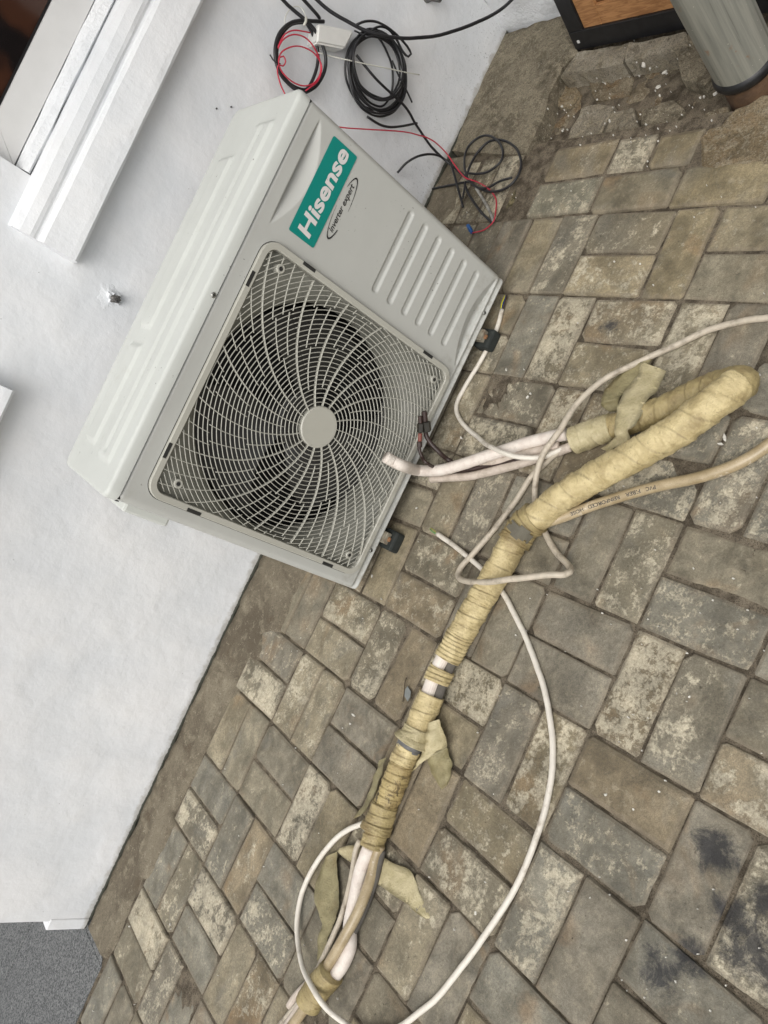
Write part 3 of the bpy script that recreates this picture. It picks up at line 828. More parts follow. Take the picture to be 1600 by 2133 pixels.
# ------------------------------------------------------------------ outdoor unit
ACW, ACH, ACD = .86, .672, .291
AC_LOC = (0.0, -0.520074, 0.044684); AC_YAW = -0.012329
ac = empty('outdoor_unit', AC_LOC, AC_YAW)
tag(ac, 'off-white outdoor air conditioner unit with round fan grille standing on the pavers', 'air conditioner')
def mat_case(name, col, chips=0.0):
    t = NT(name); p = t.pos()
    n = t.noise(p, 7, 5, .6); f = t.noise(p, 900, 2, .5)
    c = t.mix(t.ramp(n, .3, .7), tuple(x * .965 for x in col), tuple(min(1, x * 1.02) for x in col))
    d = t.noise(p, 16, 8, .7, .5)
    c = t.mix(t.ramp(d, .60, .78, 0, .28), c, srgb(150, 146, 132))
    if chips:
        ch = t.math('MULTIPLY', t.ramp(t.noise(p, 140, 4, .6), .66, .70), t.ramp(t.noise(p, 10, 3, .6), .56, .62))
        c = t.mix(ch, c, srgb(70, 66, 58))
    sep = t.n('ShaderNodeSeparateXYZ'); t.link(p, sep.inputs[0])
    low = t.math('MULTIPLY', t.ramp(sep.outputs[2], .16, .05, 0, 1), t.ramp(t.noise(p, 40, 8, .7), .45, .7))
    c = t.mix(t.math('MULTIPLY', low, .45), c, srgb(120, 112, 96))
    nr = t.bump(f, .05, .0006)
    return t.done(c, t.ramp(d, .3, .8, .34, .5), nr, **{'Specular IOR Level': 0.45})
M_CASE = mat_case('case_paint', srgb(181, 182, 177), .6)
M_CASE_LIT = mat_case('case_paint_lit', srgb(197, 200, 195), 1)  # case paint lightened: top light and sky sheen put into the colour
M_GRILLE = mat_case('grille_plastic', srgb(176, 175, 165))
M_SHADE = simple('inner_metal', srgb(140, 140, 131), .5, .06)
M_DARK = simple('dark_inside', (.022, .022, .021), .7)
M_BLADE = simple('fan_blade', (.040, .040, .038), .4)
M_SCREW = simple('screw_steel', (.30, .30, .28), .35, .3, 90, 0, .8)
M_SLOT = simple('slot_dark', (.02, .02, .018), .7)

sstep = lambda a, b, x: (lambda t: t * t * (3 - 2 * t))(min(1.0, max(0.0, (x - a) / (b - a))))
PH = .6445                                    # height of the front panel; the cover lip sits above it
RIBV = [.331, .283, .235, .1875, .1405, .0915]
def panel_depth(u, v):
    d = 0.0
    # rounded vertical edges
    rr = .016
    for e in (u, ACW - u):
        if e < rr: d = max(d, rr - math.sqrt(max(0, rr * rr - (rr - e) ** 2)))
    if v > PH - .004: d += .003 * (v - (PH - .004)) / .004
    # grooves
    if .60 < u < .85:
        for r in RIBV:
            q = max(abs(u - .7275) - .090, 0.0); dist = math.hypot(q, (v - r))
            d += .0048 * (1 - sstep(.0040, .0098, dist))
        # eyelid recess at the top: slopes back as it rises, closed by a ledge
        if .612 < u < .838:
            t = (u - .612) / .226; arc = .611 - .040 * math.sin(math.pi * t) ** .9 * (1 + .12 * (t - .5))
            if arc < v < .614:
                d += .020 * (v - arc) / .040 * (1 - sstep(.609, .6135, v))
        # mirrored one at the foot
        if .610 < u < .845:
            t = (u - .610) / .235; arc = .031 + .030 * math.sin(math.pi * t) ** .9
            if v < arc:
                d += .013 * min(1, (arc - v) / .024) * sstep(.023, .029, v) if v > .023 else 0.0
    # foot of the panel: small return and lip
    if v < .022:
        d += .006 * (1 - abs(v - .013) / .009) if .004 < v < .022 else 0
    if v < .004: d += .004 * (1 - v / .004)
    return d
GU0, GU1, GV0, GV1 = .046, .576, .043, .593   # inside of the grille frame
us = list(np.arange(0, .016, .002)) + list(np.linspace(.016, GU0, 5)) + list(np.linspace(GU0, GU1, 30)[1:]) + list(np.linspace(GU1, .606, 6)[1:]) + list(np.arange(.608, .845, .0025)) + list(np.arange(.845, .8601, .0015))
us = sorted(set(round(x, 5) for x in us)); 
if us[-1] < ACW: us.append(ACW)
vs_ = sorted(set([round(x, 5) for x in list(np.arange(0, .03, .002)) + list(np.arange(.03, .36, .002)) + list(np.arange(.36, .56, .01)) + list(np.arange(.56, .616, .0016)) + [GV0, GV1] + list(np.arange(.616, PH, .004)) + [PH]]))
V = []; Fc = []
for u in us:
    for v in vs_: V.append((u, panel_depth(u, v), v))
nv_ = len(vs_)
for i in range(len(us) - 1):
    for k in range(nv_ - 1):
        um, vm = (us[i] + us[i + 1]) / 2, (vs_[k] + vs_[k + 1]) / 2
        if GU0 < um < GU1 and GV0 < vm < GV1: continue
        a = i * nv_ + k; Fc.append((a, a + nv_, a + nv_ + 1, a + 1))
mesh_obj('front_panel', V, Fc, M_CASE, ac, smooth=True)
# shell: left and right sides, back, base
g = [box_geo(0, .003, .016, ACD - .004, 0.002, PH), box_geo(ACW - .003, ACW, .016, ACD - .004, .002, PH), box_geo(.003, ACW - .003, ACD - .006, ACD - .004, .002, PH), box_geo(.003, ACW - .003, .018, ACD - .006, .001, .004)]
mesh_obj('side_panels', *merge(g), M_CASE, ac)
# side handle pocket
V, Fc = box_geo(-.024, -.0005, .062, .215, .50, .603, .006)
mesh_obj('handle_cover', V, Fc, M_CASE_LIT, ac)

# top cover, pressed with two long ribs
def cover_h(x, y):
    h = 0.0
    def rect(x0, x1, y0, y1, hh, s=.009):
        d = min(x - x0, x1 - x, y - y0, y1 - y); return hh * sstep(0, s, d)
    h += rect(.055, .800, .045, .125, .0055)
    h += rect(.070, .300, .165, .235, .0055) + rect(.335, .735, .165, .235, .0055)
    h -= rect(.07, .79, .075, .098, .003, .006)
    e = min(x + .003, ACW + .003 - x, y + .003, ACD + .001 - y)
    rr = .008
    if e < rr: h -= rr - math.sqrt(max(0, rr * rr - (rr - e) ** 2))
    return h
xs_ = sorted(set([round(q, 5) for q in list(np.linspace(-.003, .006, 6)) + list(np.arange(.006, ACW - .006, .0055)) + list(np.linspace(ACW - .006, ACW + .003, 6))]))
ys_ = sorted(set([round(q, 5) for q in list(np.linspace(-.003, .006, 6)) + list(np.arange(.006, ACD - .008, .0035)) + list(np.linspace(ACD - .008, ACD + .001, 6))]))
cx0, cx1 = xs_[0], xs_[-1]
def corner(x, y):      # round the plan corners
    r = .022
    for sx, bx in ((-1, -.003), (1, ACW + .003)):
        for sy, by in ((-1, -.003), (1, ACD + .001)):
            ox, oy = bx - sx * r, by - sy * r
            dx, dy = (x - ox) * sx, (y - oy) * sy
            if dx > 0 and dy > 0:
                m = max(dx, dy) ; L = math.hypot(dx, dy)
                return ox + sx * dx * m / L, oy + sy * dy * m / L
    return x, y
V = []; Fc = []
for x in xs_:
    for y in ys_:
        X, Y = corner(x, y); V.append((X, Y, ACH - .0 + cover_h(x, y)))
ny = len(ys_)
for i in range(len(xs_) - 1):
    for k in range(ny - 1):
        a = i * ny + k; Fc.append((a, a + ny, a + ny + 1, a + 1))
loop = [i * ny for i in range(len(xs_))] + [(len(xs_) - 1) * ny + k for k in range(1, ny)] + [i * ny + ny - 1 for i in range(len(xs_) - 2, -1, -1)] + [k for k in range(ny - 2, 0, -1)]
b0 = len(V)
for q in loop: V.append((V[q][0], V[q][1], PH + .0015))
for i in range(len(loop)):
    i2 = (i + 1) % len(loop); Fc.append((loop[i2], loop[i], b0 + i, b0 + i2))
cov = mesh_obj('top_cover', V, Fc, M_CASE_LIT, ac, smooth=True); fix_normals(cov)
box('seam_gasket', .004, ACW - .004, .003, ACD - .006, PH - .004, PH + .004, M_SLOT, ac, 0)
def screw(name, u, v, d, r=.0055, parent=None):
    V, Fc = tube_geo(np.array([[u, d + .004, v], [u, d - .0015, v], [u, d - .003, v]]), [r, r, r * .6], 12)
    o = mesh_obj(name, V, Fc, M_SCREW, parent or ac, smooth=False)
    V, Fc = merge([box_geo(u - r * .6, u + r * .6, d - .0036, d - .0026, v - r * .13, v + r * .13), box_geo(u - r * .13, u + r * .13, d - .0037, d - .0027, v - r * .6, v + r * .6)])
    mesh_obj('slot', V, Fc, M_SLOT, o)
    return o
screw('screw', .433, .652, -.003); screw('screw', .760, .013, .004, .005); screw('screw', .106, .013, .004, .005)
for (y, z) in ((.035, .634), (.255, .634)):
    V, Fc = tube_geo(np.array([[.004, y, z], [-.004, y, z], [-.005, y, z]]), [.006, .006, .003], 10)
    mesh_obj('screw', V, Fc, M_SLOT, ac)
# feet: bent metal brackets on black rubber blocks
M_RUBBER = simple('black_rubber', (.018, .022, .020), .75, .2, 80, .3)
M_BRKT = simple('bracket', srgb(128, 122, 108), .6, .3, 60, 0, 0, srgb(92, 66, 44), .8, 40)
for u in (.150, .708):
    for dpt in (.004, .262):
        f = empty('foot', (u, dpt, 0), 0, ac)
        yy = -.018 if dpt < .1 else .0
        V, Fc = box_geo(-.026, .026, yy - .014, yy + .036, -.0447, -.014, .006); mesh_obj('rubber_pad', V, Fc, M_RUBBER, f)
        V, Fc = box_geo(-.015, .015, yy + .002, yy + .034, -.0145, .001, .002); mesh_obj('bracket', V, Fc, M_BRKT, f)
        V, Fc = box_geo(-.006, .006, yy - .004, yy + .008, -.0140, -.006, .003); mesh_obj('nut', V, Fc, simple('rusty_nut', srgb(122, 88, 60), .7, .3, 60), f)

# ---- fan opening
HC = (.310, .312)
def ring_lathe(name, prof, mat, parent, seg=96):
    V = []; Fc = []
    for r, d in prof:
        for k in range(seg):
            a = 2 * math.pi * k / seg; V.append((HC[0] + r * math.cos(a), d, HC[1] + r * math.sin(a)))
    for i in range(len(prof) - 1):
        for k in range(seg):
            k2 = (k + 1) % seg; Fc.append((i * seg + k, (i + 1) * seg + k, (i + 1) * seg + k2, i * seg + k2))
    return fix_normals(mesh_obj(name, V, Fc, mat, parent, smooth=True))
# plate behind the grille, with the round opening; corner plates sit near the front
V = []; Fc = []; seg = 144
def rect_pt(a):
    c, s = math.cos(a), math.sin(a)
    t = min(((GU1 + .004 - HC[0]) if c > 0 else (GU0 - .004 - HC[0])) / c if abs(c) > 1e-6 else 9, ((GV1 + .004 - HC[1]) if s > 0 else (GV0 - .004 - HC[1])) / s if abs(s) > 1e-6 else 9)
    return HC[0] + c * t, HC[1] + s * t, t
for k in range(seg):
    a = 2 * math.pi * k / seg; x, z, t = rect_pt(a)
    r = min(.327, t - .0005)
    V.append((x, .013, z)); V.append((HC[0] + r * math.cos(a), .0135, HC[1] + r * math.sin(a)))
for k in range(seg):
    k2 = (k + 1) % seg; Fc.append((2 * k, 2 * k2, 2 * k2 + 1, 2 * k + 1))
fix_normals(mesh_obj('corner_plate', V, Fc, M_SHADE, ac))
V = []; Fc = []
for k in range(seg):
    a = 2 * math.pi * k / seg; x, z, t = rect_pt(a); r0 = min(.327, t - .0005)
    for j in range(7):
        f = j / 6; r = r0 + (.262 - r0) * f; d = .0135 + .040 * f ** 1.6
        V.append((HC[0] + r * math.cos(a), d, HC[1] + r * math.sin(a)))
    V.append((HC[0] + .262 * math.cos(a), .11, HC[1] + .262 * math.sin(a)))
for k in range(seg):
    k2 = (k + 1) % seg
    for j in range(7): Fc.append((k * 8 + j, k2 * 8 + j, k2 * 8 + j + 1, k * 8 + j + 1))
fix_normals(mesh_obj('bellmouth', V, Fc, M_SHADE, ac, smooth=True))
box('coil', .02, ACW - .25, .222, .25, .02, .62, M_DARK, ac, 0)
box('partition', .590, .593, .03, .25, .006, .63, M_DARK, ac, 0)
# fan
fan = empty('fan', (HC[0], .09, HC[1]), 0, ac)
V, Fc = tube_geo(np.array([[0, -.02, 0], [0, -.016, 0], [0, .05, 0], [0, .06, 0]]), [.05, .062, .062, .05], 32); mesh_obj('fan_hub', V, Fc, M_BLADE, fan, smooth=False)
for b in range(3):
    V = []; Fc = []; nr_, na = 10, 12
    for i in range(nr_ + 1):
        r = .058 + (.245 - .058) * i / nr_; sweep = .35 * (i / nr_) ** 1.4; wid = 1.15 + .25 * (i / nr_)
        for j in range(na + 1):
            a = 2 * math.pi * b / 3 + sweep + wid * (j / na - .5)
            V.append((r * math.cos(a), .02 - .055 * (j / na - .5) * (1 - .2 * i / nr_) + .004, r * math.sin(a)))
    m0 = len(V)
    V += [(x, y + .003, z) for x, y, z in V]
    for i in range(nr_):
        for j in range(na):
            q = i * (na + 1) + j; f = (q, q + 1, q + na + 2, q + na + 1); Fc.append(f); Fc.append(tuple(k + m0 for k in reversed(f)))
    mesh_obj('blade', V, Fc, M_BLADE, fan, smooth=True)

# ---- grille
def rrect(u0, u1, v0, v1, r, n=8):
    pts = []
    for cx_, cz_, a0 in ((u1 - r, v1 - r, 0), (u0 + r, v1 - r, 90), (u0 + r, v0 + r, 180), (u1 - r, v0 + r, 270)):
        for k in range(n + 1):
            a = math.radians(a0 + 90 * k / n); pts.append((cx_ + r * math.cos(a), cz_ + r * math.sin(a)))
    return pts
rings_ = [(rrect(.032, .590, .030, .607, .034), .001), (rrect(.032, .590, .030, .607, .034), -.0075), (rrect(.0335, .5885, .0315, .6055, .033), -.0095), (rrect(.0445, .5775, .0425, .5945, .024), -.0095), (rrect(.046, .576, .044, .593, .022), -.0078), (rrect(.046, .576, .044, .593, .022), .006)]
V = []; Fc = []; n = len(rings_[0][0])
for P_, d in rings_:
    for q in P_: V.append((q[0], d, q[1]))
for i in range(len(rings_) - 1):
    for k in range(n):
        k2 = (k + 1) % n; Fc.append((i * n + k, (i + 1) * n + k, (i + 1) * n + k2, i * n + k2))
gr = mesh_obj('grille', V, Fc, M_GRILLE, ac, smooth=False); fix_normals(gr)
# dark strip painted in for the shadow gap round the frame
V = []; Fc = []
oA, oB = rrect(.0305, .5915, .0285, .6085, .0355), rrect(.034, .588, .032, .605, .032)
for q in oA: V.append((q[0], -.0006, q[1]))
for q in oB: V.append((q[0], -.0006, q[1]))
for k in range(n): Fc.append((k, (k + 1) % n, n + (k + 1) % n, n + k))
fix_normals(mesh_obj('gap_shadow', V, Fc, M_SLOT, gr))
IN = rrect(.047, .575, .045, .592, .021, 10)
INp = np.array(IN)
def inside(x, z):
    if not (.0465 < x < .5755 and .0445 < z < .5925): return False
    for cx_, cz_, sx, sz in ((.554, .571, 1, 1), (.068, .571, -1, 1), (.068, .066, -1, -1), (.554, .066, 1, -1)):
        if (x - cx_) * sx > 0 and (z - cz_) * sz > 0 and math.hypot(x - cx_, z - cz_) > .0218: return False
    return True
def bar(pts, w, d0, d1):
    """flat bar following a 2D path in the grille plane"""
    P = np.array(pts); T = np.gradient(P, axis=0); T /= np.linalg.norm(T, axis=1)[:, None] + 1e-12
    Nn = np.c_[-T[:, 1], T[:, 0]] * (w / 2)
    V = []; Fc = []
    for i in range(len(P)):
        a, b = P[i] + Nn[i], P[i] - Nn[i]; m1, m2 = P[i] + Nn[i] * .55, P[i] - Nn[i] * .55
        V += [(a[0], d1, a[1]), (a[0], d0 + .0008, a[1]), (m1[0], d0, m1[1]), (m2[0], d0, m2[1]), (b[0], d0 + .0008, b[1]), (b[0], d1, b[1])]
    for i in range(len(P) - 1):
        for k in range(5): Fc.append((i * 6 + k, i * 6 + k + 1, (i + 1) * 6 + k + 1, (i + 1) * 6 + k))
    Fc.append((0, 1, 2, 3, 4, 5)); e = (len(P) - 1) * 6; Fc.append((e + 5, e + 4, e + 3, e + 2, e + 1, e))
    return V, Fc
def clip_runs(pts):
    runs = []; cur = []
    for q in pts:
        if inside(*q): cur.append(q)
        else:
            if len(cur) > 1: runs.append(cur)
            cur = []
    if len(cur) > 1: runs.append(cur)
    return runs
k = 0; r = .0455 + .0097
while r < .40:
    nseg = 240
    pts = [(HC[0] + r * math.cos(2 * math.pi * i / nseg + .785), HC[1] + r * math.sin(2 * math.pi * i / nseg + .785)) for i in range(nseg + 1)]
    # start outside the frame when the ring is cut by it
    if not all(inside(*q) for q in pts):
        st_ = next(i for i, q in enumerate(pts) if not inside(*q)); pts = pts[st_:-1] + pts[:st_ + 1]
    runs = clip_runs(pts)
    if runs:
        for q in runs:
            o = mesh_obj('grille_ring', *bar(q, .0017, -.0066, -.0048), M_GRILLE, gr, smooth=True); fix_normals(o)
    r += .0097
def spoke(a0, r0, r1, w, d0, d1):
    pts = []
    for rr in np.arange(r0, r1 + .002, .004):
        rr = min(rr, r1); a = math.radians(a0 - 116.5 * (rr - .0483)); pts.append((HC[0] + rr * math.cos(a), HC[1] + rr * math.sin(a)))
    runs = clip_runs(pts)
    if runs:
        o = mesh_obj('grille_spoke', *merge([bar(q, w, d0, d1) for q in runs]), M_GRILLE, gr, smooth=True); fix_normals(o)
for s in range(16):
    a0 = 17.4 + 22.5 * s
    spoke(a0, .044, .40, .0018, -.0072, .000)
    spoke(a0 + 11.25, .0868, .1748, .0016, -.0068, -.0036)
    for f in (1 / 3, 2 / 3): spoke(a0 + 22.5 * f, .1748, .2548, .0016, -.0068, -.0036)
    for f in (.25, .5, .75): spoke(a0 + 22.5 * f, .2548, .40, .0016, -.0068, -.0036)
V, Fc = tube_geo(np.array([[HC[0], .004, HC[1]], [HC[0], -.0075, HC[1]], [HC[0], -.0095, HC[1]], [HC[0], -.0097, HC[1]], [HC[0], -.0092, HC[1]], [HC[0], -.0092, HC[1]]]), [.0465, .0465, .0445, .0405, .0398, .02], 64)
fix_normals(mesh_obj('hub_cap', V, Fc, M_GRILLE, gr, smooth=False))
for (u, v) in ((.076, .552), (.549, .554), (.546, .075), (.076, .078)):
    V, Fc = tube_geo(np.array([[u, .013, v], [u, -.0075, v], [u, -.0085, v], [u, -.0085, v], [u, -.002, v]]), [.0095, .0095, .0085, .0055, .0055], 20)
    fix_normals(mesh_obj('screw_boss', V, Fc, M_GRILLE, gr, smooth=False))
    V, Fc = tube_geo(np.array([[u, -.002, v], [u, -.0075, v], [u, -.0088, v]]), [.0056, .0056, .004], 12); mesh_obj('screw', V, Fc, M_SLOT, gr)
for (u, v, hz) in ((.128, .6025, 1), (.498, .6025, 1), (.036, .496, 0), (.036, .127, 0), (.586, .501, 0), (.586, .127, 0)):
    a_, b_ = (.016, .0036) if hz else (.0036, .016)
    V, Fc = box_geo(u - a_, u + a_, -.0101, -.004, v - b_, v + b_); mesh_obj('clip_slot', V, Fc, M_SLOT, gr)

# ---- badge: green label with lettering
def text_mesh(name, s, u0, u1, v0, v1, depth, mat, parent, offset=0.0, shear=0.0, fit_h=None, ref=None):
    cu = bpy.data.curves.new(name, 'FONT'); cu.body = s; cu.size = 1.0; cu.offset = offset; cu.shear = shear; cu.resolution_u = 4
    to = bpy.data.objects.new(name + '_tmp', cu); COL.objects.link(to)
    dg = bpy.context.evaluated_depsgraph_get(); dg.update()
    me = bpy.data.meshes.new_from_object(to.evaluated_get(dg))
    bpy.data.objects.remove(to, do_unlink=True)
    co = np.array([v.co[:] for v in me.vertices]); lo, hi = co.min(0), co.max(0)
    for v in me.vertices:
        x = u0 + (v.co.x - lo[0]) / (hi[0] - lo[0]) * (u1 - u0); z = v0 + (v.co.y - lo[1]) / (hi[1] - lo[1]) * (v1 - v0)
        v.co = (x, depth, z)
    me.materials.clear(); me.materials.append(mat)
    o = bpy.data.objects.new(name, me); COL.objects.link(o); o.parent = parent
    return o
M_TEAL = simple('teal_label', srgb(0, 128, 118), .38, .04, 30)
M_LETTER = simple('letter_silver', srgb(212, 208, 206), .45, .02)
M_INK = simple('black_ink', (.012, .012, .012), .5)
def plate(name, O, d, mat, parent):
    V = [(q[0], d, q[1]) for q in O] + [(q[0], d + .0006, q[1]) for q in O]; n = len(O)
    Fc = [tuple(range(n)), tuple(range(2 * n - 1, n - 1, -1))] + [(k, n + k, n + (k + 1) % n, (k + 1) % n) for k in range(n)]
    return fix_normals(mesh_obj(name, V, Fc, mat, parent))
M_FILM = simple('clear_film', srgb(174, 174, 164), .3, .02)
badge = plate('badge', rrect(.6245, .8325, .5065, .5725, .004, 4), -.0014, M_TEAL, ac)
text_mesh('lettering', 'Hisense', .634, .8255, .5235, .5570, -.0018, M_LETTER, badge, .030, .10)
insc = text_mesh('inscription', 'inverter expert', .675, .782, .4795, .4945, -.0011, M_INK, ac, .012, .25)
V = []; Fc = []
def arc_ring(cx_, cz_, a, b, t0, t1, wmax, wmin, tpk):
    n = 40; base = len(V)
    for i in range(n + 1):
        t = math.radians(t0 + (t1 - t0) * i / n); c, s = math.cos(t), math.sin(t)
        w = wmin + (wmax - wmin) * math.exp(-((math.degrees(t) - tpk) / 55) ** 2)
        V.append((cx_ + a * c, -.0012, cz_ + b * s - .02 * (0) )); V.append((cx_ + (a - w) * c, -.0012, cz_ + (b - w * .8) * s))
    for i in range(n): q = base + 2 * i; Fc.append((q, q + 1, q + 3, q + 2))
arc_ring(.7285, .4868, .070, .0150, 92, 232, .0042, .0004, 190)
arc_ring(.7285, .4868, .070, .0150, -88, 52, .0036, .0004, -5)
fix_normals(mesh_obj('oval_mark', V, Fc, M_INK, ac))

# ------------------------------------------------------------------ pipe bundle on the paving
def gp(zf, pts):
    """zoom-window points (x, y, z) -> world points"""
    return [gz(*zf(a, b), z) for a, b, z in pts]
ID = lambda x, y: (x, y)
ZA = zoomf(780, 820, 3.3333); ZB = zoomf(1120, 720, 3.3333); ZC = zoomf(580, 1680, 4.7059); ZD = zoomf(720, 1480, 6.1538); ZE = zoomf(780, 1300, 7.2727)

def mat_tape(name, a, b, grime=.5, dark=False):
    t = NT(name); p = t.pos()
    n = t.noise(p, 30, 6, .6, .5); f = t.noise(p, 160, 6, .7)
    c = t.mix(t.ramp(n, .3, .7), a, b)
    c = t.mix(t.ramp(t.noise(p, 14, 6, .65), .5, .7, 0, grime), c, srgb(118, 100, 66))
    c = t.mix(t.ramp(f, .58, .7, 0, grime * .8), c, srgb(96, 82, 56))
    if dark:
        s = t.ramp(t.noise(p, 34, 8, .75, 1.2), .53, .60); c = t.mix(t.math('MULTIPLY', s, .85), c, srgb(44, 38, 28))
    e = t.n('ShaderNodeAttribute', attribute_name='lap').outputs['Fac']
    c = t.mix(t.math('MULTIPLY', e, .55), c, srgb(86, 72, 46))
    cr_ = t.noise(p, 95, 5, .6, 2.2)
    c = t.mix(t.ramp(cr_, .60, .70, 0, .40), c, srgb(116, 98, 66))
    c = t.mix(t.ramp(t.noise(p, 7, 4, .6), .55, .75, 0, grime * .7), c, srgb(134, 112, 74))
    h = t.math('ADD', n, t.math('ADD', t.math('MULTIPLY', f, .5), t.math('MULTIPLY', cr_, .9)))
    return t.done(c, .42, t.bump(h, .6, .004), **{'Specular IOR Level': .45})
TAPE_A, TAPE_B = srgb(174, 157, 114), srgb(206, 190, 145)
M_TAPE = mat_tape('vinyl_tape', TAPE_A, TAPE_B, .55)
M_TAPE2 = mat_tape('vinyl_tape_worn', srgb(146, 131, 92), srgb(172, 156, 112), .7)
M_TAPED = mat_tape('vinyl_tape_grimy', srgb(158, 140, 96), srgb(180, 162, 112), .9, True)
M_STRIP = mat_tape('loose_tape', srgb(170, 159, 122), srgb(192, 181, 146), .3)
M_STRIPD = mat_tape('loose_tape_dirty', srgb(128, 120, 88), srgb(152, 143, 108), .5)
def mat_insul(name, col, col2):
    t = NT(name); p = t.pos()
    n = t.noise(p, 45, 6, .65)
    c = t.mix(t.ramp(n, .35, .7), col, col2)
    c = t.mix(t.ramp(t.noise(p, 22, 6, .7), .55, .72, 0, .45), c, srgb(140, 124, 108))
    return t.done(c, .6, t.bump(t.noise(p, 300, 3), .25, .0015))
M_INSUL = mat_insul('white_insulation', srgb(222, 214, 204), srgb(206, 194, 184))
M_INSUL2 = mat_insul('darker_insulation', srgb(196, 184, 172), srgb(170, 158, 144))  # darker tone of the insulation colour
M_WCABLE = simple('white_cable', srgb(216, 210, 198), .45, .07, 60, .2, 0, srgb(146, 134, 116), .75, 30)
M_GCABLE = simple('greyed_cable', srgb(184, 174, 157), .5, .12, 60, .2, 0, srgb(104, 92, 76), .8, 32)
M_FOAM = simple('grey_foam', srgb(92, 88, 82), .85, .15, 60, .4)
M_LEAD = simple('grey_patch', srgb(96, 96, 96), .5, .1, 60)
M_COPPER = simple('dark_tube', srgb(54, 40, 36), .45, .25, 40)
M_BLK = simple('black_cable', (.016, .016, .018), .38, .25, 60)
def mat_hose():
    t = NT('pvc_hose'); p = t.pos(); n = t.noise(p, 26, 6, .6); v = t.voro(p, 420)
    c = t.mix(t.ramp(n, .3, .7), srgb(150, 134, 104), srgb(178, 162, 132))
    c = t.mix(t.ramp(v, .1, .5, .28, 0), c, srgb(104, 84, 56))
    c = t.mix(t.ramp(t.noise(p, 40, 7, .75), .58, .66, 0, .6), c, srgb(206, 196, 178))
    return t.done(c, .3, t.bump(n, .1, .002))
M_HOSE = mat_hose()

bun = empty('pipe_bundle', tuple(gz(1040, 1180, 0)))
tag(bun, 'thick pipe bundle wrapped in yellowed tape, folded back on itself on the pavers', 'pipe bundle')
# axis of the wrapped part, pixel + height, from the lower open end to the folded-back end
AX = [(774, 1764, .026), (785, 1724, .027), (803, 1675, .027), (824, 1626, .028), (840, 1581, .028), (862, 1535, .029), (880, 1490, .029), (898, 1451, .029), (919, 1396, .029), (952, 1334, .029), (982, 1282, .030), (1015, 1225, .030), (1045, 1175, .031), (1085, 1105, .034), (1127, 1070, .038), (1172, 1035, .042), (1240, 993, .048), (1307, 957, .056), (1397, 905, .066), (1460, 860, .072), (1508, 824, .070), (1537, 802, .058), (1543, 796, .044), (1525, 797, .034), (1478, 808, .029), (1420, 834, .028), (1352, 864, .028), (1262, 893, .029), (1195, 918, .030)]
AXW = np.array([gz(a, b, z) for a, b, z in AX])
AXS = catmull(AXW, .0012)
ASL = np.r_[0, np.cumsum(np.linalg.norm(np.diff(AXS, axis=0), axis=1))]
def s_at(x, y):
    d = [np.linalg.norm(px(P) - np.array([x, y])) for P in AXS]; return ASL[int(np.argmin(d))]
def sub(s0, s1):
    i0, i1 = np.searchsorted(ASL, s0), np.searchsorted(ASL, s1); return AXS[i0:i1 + 1]
def wrap(name, s0, s1, r0, r1, pitch, mat, amp=.0018, seg=36, seed=0.0, flare=0.0, crump=.0014, k=-1):
    amp *= .62
    P = sub(s0, s1); L = s1 - s0; lap = []
    def rad(i, s, ph):
        f = s / L; base = r0 + (r1 - r0) * f
        q = (s / pitch + k * ph / (2 * math.pi) + seed + .22 * mnoise.noise(Vector((s * 22, seed * 3, ph * .4)))) % 1.0
        dq = min(.2, .0022 / pitch); saw = (q / (1 - dq) if q < 1 - dq else (1 - q) / dq) - .5; qq = q - 1 if q > .5 else q
        lap.append(math.exp(-((qq + dq * .3) * pitch / .0016) ** 2) * (.55 + .9 * mnoise.noise(Vector((s * 30, ph, seed)))))
        rr = base + amp * saw * 2 + crump * mnoise.noise(Vector((s * 45 + seed, math.cos(ph) * 1.6, math.sin(ph) * 1.6))) * 2 + .0007 * mnoise.noise(Vector((s * 240 + seed, math.cos(ph) * 4, math.sin(ph) * 4))) * 2
        if flare: rr += flare * (max(0, 1 - s / .012) + max(0, 1 - (L - s) / .010) * .4)
        return rr
    V, Fc = tube_geo(P, rad, seg, True)
    o = mesh_obj(name, V, Fc, mat, bun, smooth=True, world_space=True)
    o.data.attributes.new('lap', 'FLOAT', 'POINT').data.foreach_set('value', [max(0.0, min(1.0, q)) for q in lap])
    return o
sA, sB, sC, sD, sE = s_at(774, 1764), s_at(783, 1730), s_at(803, 1676), s_at(836, 1590), s_at(862, 1536)
wrap('tape_wrap', sA, sB + .004, .0245, .0255, .018, M_TAPE2, .0012, seed=.3)
wrap('tape_wrap', sB, sC, .0315, .0275, .022, M_TAPE2, .002, seed=.1, flare=.003)
wrap('tape_wrap', sC, sD, .0262, .0268, .017, M_TAPED, .0012, seed=.6)
wrap('tape_wrap', sD, sE - .022, .0268, .0272, .030, M_TAPE, .001, seed=.2)
wrap('grey_collar', sE - .026, sE - .004, .0266, .0268, .2, M_LEAD, .0004)
wrap('tape_collar', sE - .010, sE + .022, .0345, .0285, .05, M_STRIP, .001, flare=.005, seed=.4)
s1, s2, s3, s4 = s_at(897, 1446), s_at(908, 1420), s_at(921, 1392), s_at(930, 1372)
wrap('tape_wrap', sE + .012, s1, .0272, .0280, .045, M_TAPE, .0012, seed=.7)
wrap('tape_wrap', s2, s3, .0278, .0280, .0105, M_TAPE, .0012, seed=.1)
s5, s6, s7, s8 = s_at(958, 1322), s_at(1000, 1250), s_at(1070, 1130), s_at(1110, 1083)
wrap('tape_wrap', s4, s5, .0285, .0290, .0085, M_TAPE, .0013, seed=.5)
wrap('tape_wrap', s5 - .002, s6, .0290, .0292, .026, M_TAPE, .0011, seed=.8)
